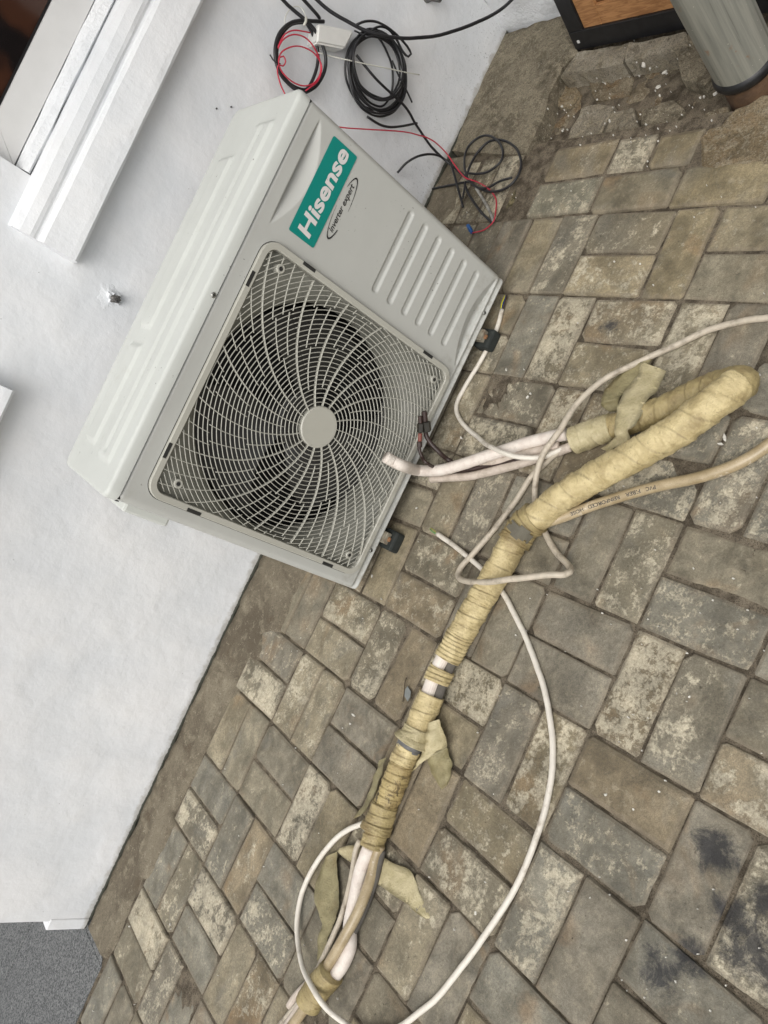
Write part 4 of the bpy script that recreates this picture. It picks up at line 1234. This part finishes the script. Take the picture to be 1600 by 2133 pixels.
wrap('tape_wrap', s6 - .002, s7, .0292, .0300, .034, M_TAPE, .0013, seed=.2)
wrap('tape_wrap', s7 - .002, s8 + .008, .0335, .0345, .020, M_TAPED if False else M_TAPE2, .0022, seed=.9, flare=.003)
s9, s10 = s_at(1553, 795), ASL[-1]
iF = int(np.argmax(AXS[:, 0] * 0 + np.array([px(P)[0] for P in AXS]))); sF = ASL[iF]
wrap('tape_wrap', s8, sF - .02, .0300, .0315, .046, M_TAPE, .0017, seed=.35, k=-2)
wrap('tape_wrap', sF - .022, sF + .05, .0312, .0268, .030, M_TAPE2, .0014, seed=.15)
sG = s_at(1240, 900); sG = ASL[len(ASL) - 1] - .085
wrap('tape_wrap', sF + .048, sG + .004, .0262, .0255, .030, M_TAPE2, .0015, seed=.55, k=2)
wrap('tape_wrap', sG, s10, .0275, .0295, .09, M_STRIP, .0008, seed=.05)
# what shows where the tape is open
P = sub(s1 - .02, s4 + .02); T_, N_, B_ = frames(P)
side = np.cross(T_, [0, 0, 1]); side /= np.linalg.norm(side, axis=1)[:, None]
def ribbed(r, n=22, a=.0006): return lambda i, s, ph: r + a * math.cos(ph * n)
def rtube(name, P, r, mat, n=20, a=.0005, seg=60):
    V, Fc = tube_geo(np.array(P), ribbed(r, n, a), seg, True); return mesh_obj(name, V, Fc, mat, bun, smooth=True, world_space=True)
rtube('insulated_tube', P + np.array([0, 0, .0095]) - side * .002, .0155, M_INSUL)
rtube('foam_tube', P + side * .0125 - np.array([0, 0, .004]), .0125, M_FOAM, 6, .0002, 24)
rtube('foam_tube', P - side * .0150 - np.array([0, 0, .006]), .0095, M_INSUL2, 6, .0002, 24)
# dark patch showing through the worn collar
P = sub(s7 + .012, s8 + .002)
V = []; Fc = []; n = 16
c0 = sub(s7, s8)[len(sub(s7, s8)) // 2]
Tm = sub(s7, s8)[-1] - sub(s7, s8)[0]; Tm /= np.linalg.norm(Tm); vw = CAM - c0; vw -= Tm * np.dot(vw, Tm); vw /= np.linalg.norm(vw); sd_ = np.cross(Tm, vw)
rows = []
for i in range(9):
    for j in range(13):
        a_ = (i - 4) * .0052; b_ = math.radians((j - 6) * 9)
        V.append(tuple(c0 + Tm * a_ + (vw * math.cos(b_) + sd_ * math.sin(b_)) * .0392))
for i in range(8):
    for j in range(12):
        e = math.hypot((i - 3.5) / 3.4, (j - 5.5) / 5.6) + .35 * nz(i * .35, j * .35, 1.7, 5)
        if e < .85: q = i * 13 + j; Fc.append((q, q + 1, q + 14, q + 13))
mesh_obj('grey_patch', V, Fc, simple('worn_foam', srgb(92, 88, 76), .8, .2, 60, .3), bun, smooth=True, world_space=True)

# lower open end: tubes fan out of the tape and are tied once more
rtube('insulated_tube', catmull(gp(ZC, [(890, 400, .030), (850, 500, .030), (800, 650, .026), (740, 950, .022), (700, 1150, .016), (705, 1260, .014), (700, 1380, .014), (640, 1530, .014), (560, 1650, .016)]), .005), .0138, M_INSUL, 24, .0004)
rtube('drain_hose', catmull(gp(ZC, [(1000, 380, .020), (960, 480, .020), (905, 700, .021), (795, 1000, .032), (665, 1250, .036), (520, 1500, .030), (440, 1650, .026), (340, 1830, .022), (240, 2000, .014), (150, 2125, .012), (60, 2260, .012)]), .005), .0112, M_HOSE, 8, .0001, 24)
rtube('foam_tube', catmull(gp(ZC, [(1010, 420, .014), (985, 520, .014), (945, 690, .013), (890, 850, .012), (830, 1010, .012), (740, 1200, .011), (640, 1400, .011), (540, 1600, .012), (400, 1800, .012)]), .005), .0105, M_FOAM, 6, .0002, 24)
tube('cable_run', gp(ZC, [(800, 330, .022), (758, 440, .018), (705, 750, .014), (615, 1080, .014), (500, 1350, .016), (400, 1570, .020), (300, 1780, .018), (170, 1960, .012), (40, 2120, .008), (-60, 2240, .008)]), .0062, M_GCABLE, bun, 12)
rtube('insulated_tube', catmull(gp(ZC, [(350, 1760, .014), (270, 1830, .014), (210, 1960, .011), (110, 2110, .010), (0, 2250, .010)]), .005), .0095, M_INSUL2, 14, .0003)
rtube('insulated_tube', catmull(gp(ZC, [(330, 1700, .014), (240, 1790, .010), (160, 1880, .009), (110, 1960, .008)]), .005), .0085, M_INSUL2, 14, .0003)
TIE = gp(ZC, [(520, 1620, .025), (440, 1720, .024), (370, 1810, .024), (290, 1930, .023)])
V, Fc = tube_geo(catmull(TIE, .002), lambda i, s, ph: .0265 - .05 * s * .04 + .0012 * (((s / .0052 + ph / 6.283) % 1)) * 2 + .001 * math.sin(ph * 3 + s * 60), 36)
mesh_obj('tape_tie', V, Fc, M_TAPE2, bun, smooth=True, world_space=True)

# folded-back end: insulated tubes and two capped copper tubes
def yp(zf, pts):
    """zoom points with a fixed distance from the wall (y) instead of a height"""
    return [wy(*zf(a, b), y) for a, b, y in pts]
FRONT = -.566
t1p = yp(ZA, [(78, 440, FRONT - .006), (130, 470, FRONT - .010), (200, 502, FRONT - .022)]) + gp(ZA, [(300, 532, .052), (450, 532, .040), (600, 494, .036), (750, 443, .034), (900, 395, .032), (1050, 345, .031), (1200, 308, .031), (1330, 280, .031)])
rtube('insulated_tube', catmull(t1p, .004), .0135, M_INSUL, 26, .0005, 64)
rtube('insulated_tube', catmull(gp(ZA, [(395, 592, .010), (500, 583, .010), (650, 575, .010), (800, 543, .010), (1000, 490, .012), (1150, 442, .016), (1250, 412, .022), (1360, 370, .028)]), .004), .0098, M_INSUL2, 18, .0004, 48)
rtube('insulated_tube', catmull(gp(ZA, [(700, 490, .014), (850, 470, .016), (1000, 425, .020), (1150, 390, .024), (1280, 360, .028)]), .004), .0085, M_INSUL2, 18, .0003, 40)
c1 = yp(ZA, [(318, 165, FRONT), (320, 215, FRONT), (316, 300, FRONT), (312, 380, FRONT - .005), (330, 440, FRONT - .012), (365, 485, FRONT - .03)]) + gp(ZA, [(470, 530, .020), (640, 540, .012), (800, 505, .012), (1000, 455, .02)])
c2 = yp(ZA, [(348, 125, FRONT), (352, 215, FRONT), (362, 290, FRONT), (392, 345, FRONT - .012), (450, 410, FRONT - .03)]) + gp(ZA, [(520, 465, .030), (640, 520, .018), (760, 505, .014), (900, 480, .014), (1050, 440, .02)])
tube('copper_tube', c1, .0042, M_COPPER, bun, 12, .004)
tube('copper_tube', c2, .0056, M_COPPER, bun, 12, .004)
def along(name, A, B, r, mat, seg=6, prof=None):
    A, B = np.array(A), np.array(B); P = np.array([A + (B - A) * t for t in (0, .08, .92, 1)])
    V, Fc = tube_geo(P, [r * .85, r, r, r * .85], seg); return mesh_obj(name, V, Fc, mat, bun, world_space=True)
M_NUT = simple('dark_nut', srgb(46, 44, 38), .45, .3, 60)
along('flare_nut', wy(*ZA(320, 205), FRONT), wy(*ZA(318, 268), FRONT), .0086, M_NUT)
along('flare_nut', wy(*ZA(355, 195), FRONT - .004), wy(*ZA(364, 262), FRONT - .004), .0115, M_NUT)
along('tube_cap', wy(*ZA(346, 122), FRONT), wy(*ZA(352, 195), FRONT), .0068, M_COPPER, 14)
along('tube_cap', wy(*ZA(317, 155), FRONT), wy(*ZA(320, 205), FRONT), .0050, M_COPPER, 14)
along('reddish_sleeve', wy(*ZA(318, 275), FRONT - .003), wy(*ZA(315, 330), FRONT - .003), .0050, simple('red_copper', srgb(120, 66, 56), .4), 14)
along('ferrule', wy(*ZA(314, 335), FRONT - .004), wy(*ZA(314, 372), FRONT - .005), .0062, M_COPPER, 14)

# reinforced hose that leaves the bundle to the right
hp = gp(ZB, [(60, 1230, .024), (180, 1190, .018), (400, 1105, .014), (700, 1012, .013), (900, 962, .013), (1100, 920, .013), (1300, 858, .013), (1450, 790, .013), (1600, 690, .013), (1800, 520, .013), (2300, 150, .013)])
rtube('drain_hose', catmull(hp, .005), .0108, M_HOSE, 8, .0001, 28)
HP = catmull(hp, .002)
def hose_word(s, xa, ya, xb_, yb_):
    """printed word lying on the hose, read from a to b with the letters' feet towards the top of the photo"""
    a3, b3 = [HP[int(np.argmin([np.linalg.norm(px(P) - np.array(ZB(x, y))) for P in HP]))] for x, y in ((xa, ya), (xb_, yb_))]
    d = b3 - a3; L = np.linalg.norm(d); d /= L
    mid = (a3 + b3) / 2; v = CAM - mid; v -= d * np.dot(v, d); v /= np.linalg.norm(v)
    upd = np.cross(v, d)
    o = text_mesh('print', s, 0, L, -.0036, .0036, 0, M_INK, bun, .012)
    for w in o.data.vertices:
        x, z = w.co.x, w.co.z; ang = z / .0108
        Q = a3 + d * x + (v * math.cos(ang) + upd * math.sin(ang)) * .01120
        w.co = Q
    o.matrix_parent_inverse = Matrix.Translation(bun.location).inverted()
    return o
hose_word('PVC', 835, 995, 765, 1008); hose_word('FIBER', 730, 1025, 628, 1050); hose_word('REINFORCED', 585, 1065, 370, 1125); hose_word('HOSE', 335, 1140, 240, 1170)

# loose ends of tape
def strip(name, zf, rows, mat, parent, sub_=3, th=.0006):
    L = catmull(np.array([gz(*zf(a, b), z) for (a, b, _, _, z, _) in rows]), 10) if False else None
    A = np.array([gz(*zf(r[0], r[1]), r[4]) for r in rows]); B = np.array([gz(*zf(r[2], r[3]), r[5] if len(r) > 5 else r[4]) for r in rows])
    n = (len(rows) - 1) * 6 + 1
    def cr(P):
        Q = np.vstack([2 * P[0] - P[1], P, 2 * P[-1] - P[-2]]); out = []
        for i in range(1, len(Q) - 2):
            for k in range(6):
                t = k / 6; a, b, c, d = Q[i - 1], Q[i], Q[i + 1], Q[i + 2]
                out.append(.5 * ((2 * b) + (-a + c) * t + (2 * a - 5 * b + 4 * c - d) * t * t + (-a + 3 * b - 3 * c + d) * t ** 3))
        out.append(P[-1]); return np.array(out)
    A, B = cr(A), cr(B); m = 5; V = []; Fc = []
    for i in range(len(A)):
        for j in range(m):
            f = j / (m - 1); q = A[i] * (1 - f) + B[i] * f
            q = q + np.array([0, 0, .0034 * nz(q[0], q[1], 60, 2) + .0018 * nz(q[0], q[1], 150, 4) + .0012 * math.sin(i * .9 + j)])
            q[2] = max(q[2], .0035)
            V.append(q)
    k0 = len(V); V += [np.array(q) - np.array([0, 0, th]) for q in V]
    for i in range(len(A) - 1):
        for j in range(m - 1):
            a = i * m + j; f = (a, a + 1, a + m + 1, a + m); Fc.append(f); Fc.append(tuple(k0 + q for q in reversed(f)))
    for i in range(len(A) - 1):
        for j in (0, m - 1):
            a = i * m + j; Fc.append((a, a + m, k0 + a + m, k0 + a))
    for i in (0, len(A) - 1):
        for j in range(m - 1):
            a = i * m + j; Fc.append((a, a + 1, k0 + a + 1, k0 + a))
    return mesh_obj(name, V, Fc, mat, parent, smooth=True, world_space=True)
strip('tape_end', ZB, [(700, 120, 790, 92, .016), (590, 180, 700, 240, .016), (480, 285, 590, 335, .020), (440, 385, 575, 352, .030), (445, 420, 560, 400, .020), (500, 462, 590, 440, .010)], M_STRIPD, bun)
strip('tape_end', ZB, [(715, 112, 888, 172, .022), (690, 205, 838, 292, .034), (582, 350, 755, 392, .052), (545, 480, 690, 540, .062), (532, 600, 632, 590, .062), (530, 645, 632, 658, .046), (440, 715, 480, 735, .020)], M_STRIP, bun)
strip('tape_end', ZD, [(1060, 160, 1200, 112, .034, .024), (1035, 270, 1250, 265, .034, .020), (1000, 400, 1297, 455, .030, .018), (965, 560, 1180, 520, .024, .016), (905, 690, 1040, 630, .018, .014), (828, 800, 860, 775, .014, .012)], M_STRIP, bun)
strip('tape_end', ZD, [(1045, 600, 1290, 470, .012), (1080, 740, 1362, 650, .007), (1150, 890, 1355, 800, .006), (1225, 1015, 1290, 965, .005)], M_STRIPD, bun)
strip('tape_end', ZC, [(575, 430, 600, 470, .014), (650, 390, 700, 540, .012), (770, 390, 770, 600, .008), (1010, 490, 950, 745, .007), (1150, 565, 1100, 850, .007), (1300, 640, 1260, 960, .006), (1400, 885, 1330, 1030, .005), (1490, 1088, 1450, 1106, .005)], M_STRIP, bun)
strip('tape_end', ZC, [(470, 490, 570, 440, .014), (390, 680, 580, 700, .010), (350, 850, 592, 905, .012), (375, 1000, 575, 1050, .012), (425, 1150, 560, 1120, .014), (385, 1300, 500, 1260, .012), (385, 1520, 460, 1420, .012)], M_STRIPD, bun)
strip('tape_end', ZD, [(425, 640, 520, 600, .020, .028), (400, 740, 480, 730, .018, .028), (330, 930, 420, 920, .014, .026), (260, 1150, 330, 1160, .014, .026), (90, 1390, 210, 1340, .014, .026)], M_STRIPD, bun)

# ------------------------------------------------------------------ cables on the paving
def cores(parent, A, d, cols, L=.03, r=.0016):
    d = np.array(d, float); d /= np.linalg.norm(d); s = np.cross(d, [0, 0, 1]); s /= np.linalg.norm(s)
    for k, c in enumerate(cols):
        o = (k - (len(cols) - 1) / 2) * .0034; A2 = np.array(A)
        P = [A2 - d * .006 + s * o * .4, A2 + d * L * .35 + s * o * 1.3 + np.array([0, 0, .002]), A2 + d * L * .75 + s * o * 1.5 + np.array([0, 0, .001 * k]), A2 + d * L + s * o * .6]
        tube('core', P, r, simple('core_ink', c, .4), parent, 8, .004)
cw = empty('white_cable', tuple(gz(952, 843, 0))); tag(cw, 'white cable with blue and yellow cores bared, lying beside the unit foot', 'cable')
pa = gp(ID, [(1046, 645, .008), (1033, 690, .0065), (1006, 744, .0065), (970, 803, .0065), (951, 845, .0065), (960, 876, .0065), (990, 907, .012), (1035, 937, .056), (1080, 952, .050), (1125, 954, .030), (1160, 940, .030), (1215, 915, .030)])
tube('sheath', pa, .0056, M_WCABLE, cw, 14)
cores(cw, pa[0], pa[0] - pa[1], [srgb(196, 190, 40), srgb(26, 48, 104), srgb(60, 44, 34)], .040, .0019)

cl = empty('white_cable', tuple(gz(1150, 1535, 0))); tag(cl, 'long clean white cable looping over the pavers below the bundle, green core bared', 'cable')
pb = gp(ID, [(911, 1112, .007), (950, 1140, .0065), (1000, 1182, .0065), (1025, 1210, .0065), (1050, 1240, .0065), (1080, 1295, .0065), (1107, 1355, .0065), (1121, 1395, .0065), (1138, 1456, .0065), (1151, 1535, .0065), (1149, 1609, .0065), (1136, 1684, .0065), (1119, 1740, .0065), (1088, 1819, .0065), (1053, 1884, .0065), (987, 1981, .0065), (922, 2064, .0065), (880, 2105, .0065), (830, 2140, .008), (780, 2150, .010), (735, 2142, .014), (716, 2130, .020), (682, 2101, .042), (655, 2064, .056), (631, 2014, .034), (620, 1956, .018), (621, 1903, .014), (633, 1850, .014), (661, 1795, .016), (695, 1752, .020), (727, 1727, .024), (765, 1712, .024)])
tube('sheath', pb, .0058, M_WCABLE, cl, 14)
cores(cl, pb[0], pb[0] - pb[1], [srgb(70, 150, 70), srgb(150, 160, 60)], .030, .0010)

cg = empty('grey_cable', tuple(gz(1262, 789, 0))); tag(cg, 'greyed cable running from the right and looped once around the taped bundle', 'cable')
pg = gp(ID, [(2150, 470, .007), (1900, 590, .007), (1680, 645, .007), (1600, 662, .007), (1555, 668, .007), (1487, 684, .007), (1420, 713, .008), (1352, 744, .012), (1262, 789, .026), (1204, 839, .040), (1168, 893, .052), (1134, 942, .046), (1118, 992, .028), (1114, 1037, .010), (1122, 1078, .007), (1140, 1120, .008), (1160, 1152, .012), (1180, 1173, .022), (1189, 1187, .034), (1178, 1196, .044), (1137, 1198, .060), (1075, 1205, .0705), (1012, 1212, .060), (975, 1212, .040), (955, 1202, .022), (960, 1182, .014), (987, 1152, .009), (1025, 1108, .008), (1075, 1043, .008), (1108, 992, .010), (1140, 961, .018), (1168, 938, .028), (1215, 912, .030)])
tube('sheath', pg, .0066, M_GCABLE, cg, 14, .006)

# dry leaf stalk caught by the bundle
V, Fc = tube_geo(catmull(gp(ZE, [(485, 810, .006), (460, 900, .006), (455, 1020, .005), (430, 1180, .004)]), .004), .0012, 6)
lf = mesh_obj('dry_stalk', V, Fc, simple('dry_stalk', srgb(70, 60, 46), .8), smooth=True); tag(lf, 'thin dry plant stalk lying beside the taped bundle', 'twig')
fl_ = [gz(*ZE(a, b), .005) for a, b in ((500, 940), (550, 1020), (540, 1100), (500, 1170), (455, 1090), (460, 1000))]
mesh_obj('scrap', [tuple(q) for q in fl_] + [(q[0], q[1], q[2] - .002) for q in fl_], [tuple(range(6)), tuple(range(11, 5, -1))] + [(k, 6 + k, 6 + (k + 1) % 6, (k + 1) % 6) for k in range(6)], simple('foil_scrap', srgb(120, 124, 122), .4), lf)

# ------------------------------------------------------------------ cables on the wall
ZF = zoomf(540, 0, 4.4444); ZG = zoomf(800, 240, 5.0)
def wp(zf, pts): return [wy(*zf(a, b), y) for a, b, y in pts]
cA = empty('black_cable_loop', tuple(wy(625, 120, -.03))); tag(cA, 'black cable hanging in one round loop with a red wire at the unit corner', 'cable')
tube('sheath', wp(ZF, [(190, -30, -.03), (300, 75, -.03), (410, 170, -.036), (500, 260, -.042), (570, 380, -.042), (612, 520, -.042), (602, 660, -.042), (540, 780, -.042), (470, 835, -.044), (400, 860, -.044), (330, 825, -.040), (270, 775, -.036), (200, 690, -.034), (155, 570, -.034), (150, 430, -.034), (195, 300, -.034), (290, 215, -.034), (400, 192, -.034), (545, 197, -.030), (600, 200, -.030)]), .0046, M_BLK, cA, 12, .006)
tube('sheath', wp(ZF, [(430, 200, -.028), (490, 300, -.028), (530, 400, -.028), (545, 520, -.028), (530, 640, -.028), (485, 760, -.028), (430, 830, -.028), (340, 815, -.026), (260, 755, -.024), (190, 650, -.024), (165, 540, -.024), (170, 430, -.024), (215, 310, -.024), (300, 225, -.024), (420, 205, -.026)]), .0043, M_BLK, cA, 12, .006)
M_RED = simple('red_wire', srgb(188, 44, 66), .4, .08)
rw = tube('red_wire', wp(ZF, [(472, 303, -.050), (400, 288, -.050), (320, 280, -.050), (240, 315, -.050), (190, 400, -.050), (175, 450, -.050), (215, 375, -.052), (280, 330, -.052), (350, 322, -.052), (440, 360, -.052), (515, 450, -.052), (565, 570, -.052), (565, 680, -.052), (510, 765, -.052), (430, 795, -.052), (340, 775, -.052), (260, 720, -.052), (200, 645, -.052), (180, 560, -.052), (215, 475, -.054), (330, 428, -.054), (440, 450, -.054), (530, 515, -.054), (580, 620, -.054), (545, 745, -.054), (470, 810, -.054), (430, 840, -.050)]), .0018, M_RED, cA, 8, .006)
tube('red_wire', wp(ZF, [(180, 590, -.056), (190, 530, -.056), (225, 520, -.056), (245, 570, -.056), (220, 612, -.056), (180, 600, -.056), (168, 650, -.050), (180, 720, -.048), (205, 800, -.046), (238, 870, -.044), (275, 960, -.040)]), .0018, M_RED, cA, 8, .006)
tube('cable_tie', wp(ZF, [(100, 505, -.045), (125, 550, -.047), (150, 575, -.05), (195, 590, -.05)]), .0018, M_BLK, cA, 6, .006)
M_TIE = simple('white_nylon', srgb(206, 206, 196), .4, .03)
tube('cable_tie', wp(ZF, [(415, 235, -.050), (432, 200, -.050), (435, 160, -.048)]), .0035, M_TIE, cA, 8, .006)
tube('cable_tie', wp(ZF, [(240, 220, -.03), (236, 180, -.03), (255, 125, -.03), (300, 75, -.03), (350, 58, -.03), (400, 85, -.034), (430, 150, -.04), (430, 190, -.046)]), .0011, M_TIE, cA, 6, .006)
zt = tube('cable_tie_tail', wp(ZF, [(545, 488, -.034), (700, 528, -.046), (900, 573, -.064), (1150, 625, -.070), (1350, 668, -.066), (1482, 692, -.060)]), .0017, M_TIE, None, 6, .01); tag(zt, 'long straight white cable tie tail crossing the black coil', 'cable tie')

jb = empty('junction_box', tuple(wy(690, 70, -.02))); tag(jb, 'small white junction box on the wall between the cable coils', 'junction box')
F4 = [wy(*ZF(a, b), -.052) for a, b in ((548, 218), (888, 282), (800, 452), (530, 400))]
B4 = [np.array([q[0], -.001, q[2]]) for q in F4]
bm = bmesh.new(); vv = [bm.verts.new(q) for q in F4 + B4]
for f in ((0, 1, 2, 3), (7, 6, 5, 4), (0, 4, 5, 1), (1, 5, 6, 2), (2, 6, 7, 3), (3, 7, 4, 0)): bm.faces.new([vv[i] for i in f])
bmesh.ops.recalc_face_normals(bm, faces=bm.faces); bmesh.ops.bevel(bm, geom=list(bm.edges), offset=.005, segments=3, affect='EDGES')
bm.verts.index_update()
mesh_obj('box_body', [tuple(v.co) for v in bm.verts], [[v.index for v in f.verts] for f in bm.faces], simple('white_plastic', srgb(224, 224, 220), .4, .03), jb, smooth=False, world_space=True); bm.free()

cB = tube('drop_cable', wp(ZF, [(395, -20, -.03), (450, 40, -.03), (535, 135, -.03), (560, 170, -.025)]), .0043, M_BLK, None, 12, .006); tag(cB, 'short black cable running down into the top of the junction box', 'cable')
cC = tube('hanging_cable', [wy(a, b, y) for a, b, y in ((652, -8, -.03), (684, 20, -.04), (720, 43, -.055), (754, 61, -.07), (787, 72, -.085), (821, 78, -.095), (860, 79, -.105), (907, 75, -.115), (960, 60, -.125), (1012, 38, -.13), (1047, 17, -.13), (1072, -6, -.13))], .0046, M_BLK, None, 12, .008); tag(cC, 'thick black cable sagging across the top of the wall towards the corner', 'cable')
cD = empty('black_cable_coil', tuple(wy(785, 150, -.04))); tag(cD, 'large untidy coil of thin black cable hanging on the wall', 'cable coil')
pts = []; rr = random.Random(5); yy = -.022
turns = []
for k in range(11):
    left = 724 + rr.uniform(0, 14) - (12 if k == 3 else 0); right = (805, 822, 855, 838, 846, 828, 851, 842, 836, 848, 840)[k] + rr.uniform(-3, 3)
    top = rr.uniform(56, 82) - (9 if k in (2, 6) else 0); bot = rr.uniform(200, 240) + (9 if k in (3, 7) else 0)
    turns.append((left, right, top, bot))
prev = None
for k, (l, r_, t_, b) in enumerate(turns):
    for j in range(16):
        a = 2 * math.pi * j / 16 + 2.2
        f = j / 16; nl = turns[min(k + 1, len(turns) - 1)]
        L, Rr, Tt, Bb = [x * (1 - f) + y * f for x, y in zip((l, r_, t_, b), nl)]
        cxp, cyp = (L + Rr) / 2 + 4 * math.sin(a) , (Tt + Bb) / 2
        u = cxp + (Rr - L) / 2 * math.cos(a) - .10 * (Bb - Tt) / 2 * -math.sin(a) * .6; v = cyp + (Bb - Tt) / 2 * math.sin(a)
        pts.append(wy(u + rr.uniform(-1.2, 1.2), v + rr.uniform(-1.5, 1.5), -.018 - .0042 * k + .006 * math.sin(a * 2 + k)))
tube('sheath', pts, .0031, M_BLK, cD, 8, .008)
tube('sheath', wp(ZF, [(885, 285, -.03), (940, 312, -.05), (1000, 340, -.066), (1060, 330, -.07)]), .0024, M_BLK, cD, 8, .008)
tube('sheath', wp(ZF, [(900, 230, -.07), (980, 198, -.072), (1080, 200, -.072), (1180, 250, -.072), (1290, 340, -.072), (1370, 430, -.072), (1405, 500, -.070), (1380, 525, -.066), (1330, 480, -.06), (1270, 360, -.06), (1200, 270, -.06), (1120, 245, -.06), (1040, 275, -.06)]), .0032, M_BLK, cD, 8, .008)
tube('sheath', wp(ZF, [(1230, 560, -.06), (1300, 720, -.06), (1360, 830, -.06), (1415, 948, -.058)]), .0024, M_BLK, cD, 8, .008)
tube('sheath', wp(ZF, [(1000, 1080, -.05), (1050, 1115, -.05), (1130, 1160, -.045), (1220, 1178, -.04), (1330, 1165, -.03), (1460, 1140, -.02)]), .0034, M_BLK, cD, 8, .008)
q = wy(*ZF(1462, 1115), -.008); lump('clip', q, .010, simple('grey_clip', srgb(140, 140, 134), .6), cD, .3, 40, 2, (.8, 1, 1.5))
q = wy(*ZF(1360, 490), -.02); lump('clip', q, .013, simple('grey_clip2', srgb(96, 94, 86), .8), cD, .8)

cE = empty('black_cable_tangle', tuple(gz(970, 365, 0))); tag(cE, 'tangle of thin black cable ends at the foot of the wall', 'cable tangle')
def mixp(pts):
    """(x, y, 'w', wall offset) or (x, y, 'g', height)"""
    return [wy(*ZG(a, b), v) if k == 'w' else gz(*ZG(a, b), v) for a, b, k, v in pts]
dg_ = [wy(*ZF(a, b), y) for a, b, y in ((900, 510, -.055), (1100, 750, -.068), (1350, 990, -.050), (1450, 1150, -.030), (1555, 1310, -.03))]
tube('sheath', dg_ + mixp([(560, 400, 'w', -.035), (690, 515, 'g', .022), (850, 640, 'g', .016), (960, 740, 'g', .014), (1100, 795, 'g', .012), (1250, 770, 'g', .012), (1370, 670, 'g', .012), (1430, 520, 'g', .012), (1380, 350, 'g', .012), (1250, 265, 'g', .012), (1100, 270, 'g', .014), (980, 380, 'g', .016), (900, 520, 'g', .02), (862, 625, 'g', .024)]), .0036, M_BLK, cE, 10, .008)
tube('sheath', mixp([(140, 600, 'w', -.02), (230, 500, 'w', -.04), (350, 430, 'w', -.055), (480, 405, 'w', -.06), (590, 430, 'w', -.055), (700, 520, 'g', .034), (800, 610, 'g', .026), (870, 660, 'g', .024), (930, 720, 'g', .02), (1000, 760, 'g', .018), (1090, 750, 'g', .016), (1200, 690, 'g', .016), (1330, 650, 'g', .016)]), .0034, M_BLK, cE, 10, .008)
tube('sheath', mixp([(862, 640, 'g', .026), (838, 540, 'g', .024), (842, 430, 'g', .020), (885, 315, 'g', .018), (980, 235, 'g', .016), (1090, 213, 'g', .016), (1190, 270, 'g', .018), (1240, 380, 'g', .020), (1210, 490, 'g', .018), (1090, 585, 'g', .018), (980, 610, 'g', .020), (880, 605, 'g', .026)]), .0034, M_BLK, cE, 10, .008)
tube('sheath', mixp([(330, 820, 'g', .012), (480, 775, 'g', .010), (620, 742, 'g', .010), (760, 715, 'g', .012), (900, 690, 'g', .020)]), .0034, M_BLK, cE, 10, .008)
tube('sheath', mixp([(690, 475, 'g', .040), (715, 560, 'g', .034), (760, 720, 'g', .024), (795, 850, 'g', .014), (822, 955, 'g', .009)]), .0036, M_BLK, cE, 10, .008)
tube('sheath', mixp([(850, 690, 'g', .020), (835, 780, 'g', .016), (818, 870, 'g', .012)]), .0028, M_BLK, cE, 10, .008)
tube('sheath', mixp([(840, 720, 'g', .018), (880, 820, 'g', .012), (960, 940, 'g', .009), (1050, 1050, 'g', .009), (1125, 1122, 'g', .009)]), .0036, M_BLK, cE, 10, .008)
tube('sheath', mixp([(960, 760, 'g', .016), (1010, 840, 'g', .010), (1070, 940, 'g', .008), (1115, 1030, 'g', .008), (1140, 1105, 'g', .008)]), .0042, simple('painted_cable', srgb(140, 138, 132), .6, .5, 60), cE, 10, .008)
rd = empty('red_wire', tuple(gz(942, 334, 0))); tag(rd, 'thin red wire running from behind the unit to a blue connector on the pavers', 'wire')
pr_ = [wy(*ZF(a, b), y) for a, b, y in ((700, 1170, -.05), (830, 1186, -.06), (1050, 1200, -.07), (1350, 1222, -.072), (1500, 1258, -.07))] + mixp([(420, 222, 'w', -.07), (530, 280, 'w', -.075), (640, 385, 'w', -.075), (710, 480, 'g', .050), (790, 590, 'g', .032), (855, 655, 'g', .030), (960, 690, 'g', .014), (1060, 745, 'g', .018), (1130, 810, 'g', .010), (1168, 890, 'g', .007), (1162, 1010, 'g', .008), (1145, 1095, 'g', .012), (1100, 1150, 'g', .008), (1030, 1200, 'g', .006), (920, 1226, 'g', .006)])
tube('lead', pr_, .0018, M_RED, rd, 8, .008)
A_, B2 = gz(*ZG(915, 1222), .007), gz(*ZG(875, 1150), .007)
V, Fc = tube_geo(np.array([A_, A_ + (B2 - A_) * .3, A_ + (B2 - A_) * .32, B2]), [.0045, .0045, .0062, .0056], 8)
mesh_obj('blue_connector', V, Fc, simple('blue_plastic', srgb(24, 84, 146), .4), rd, world_space=True)
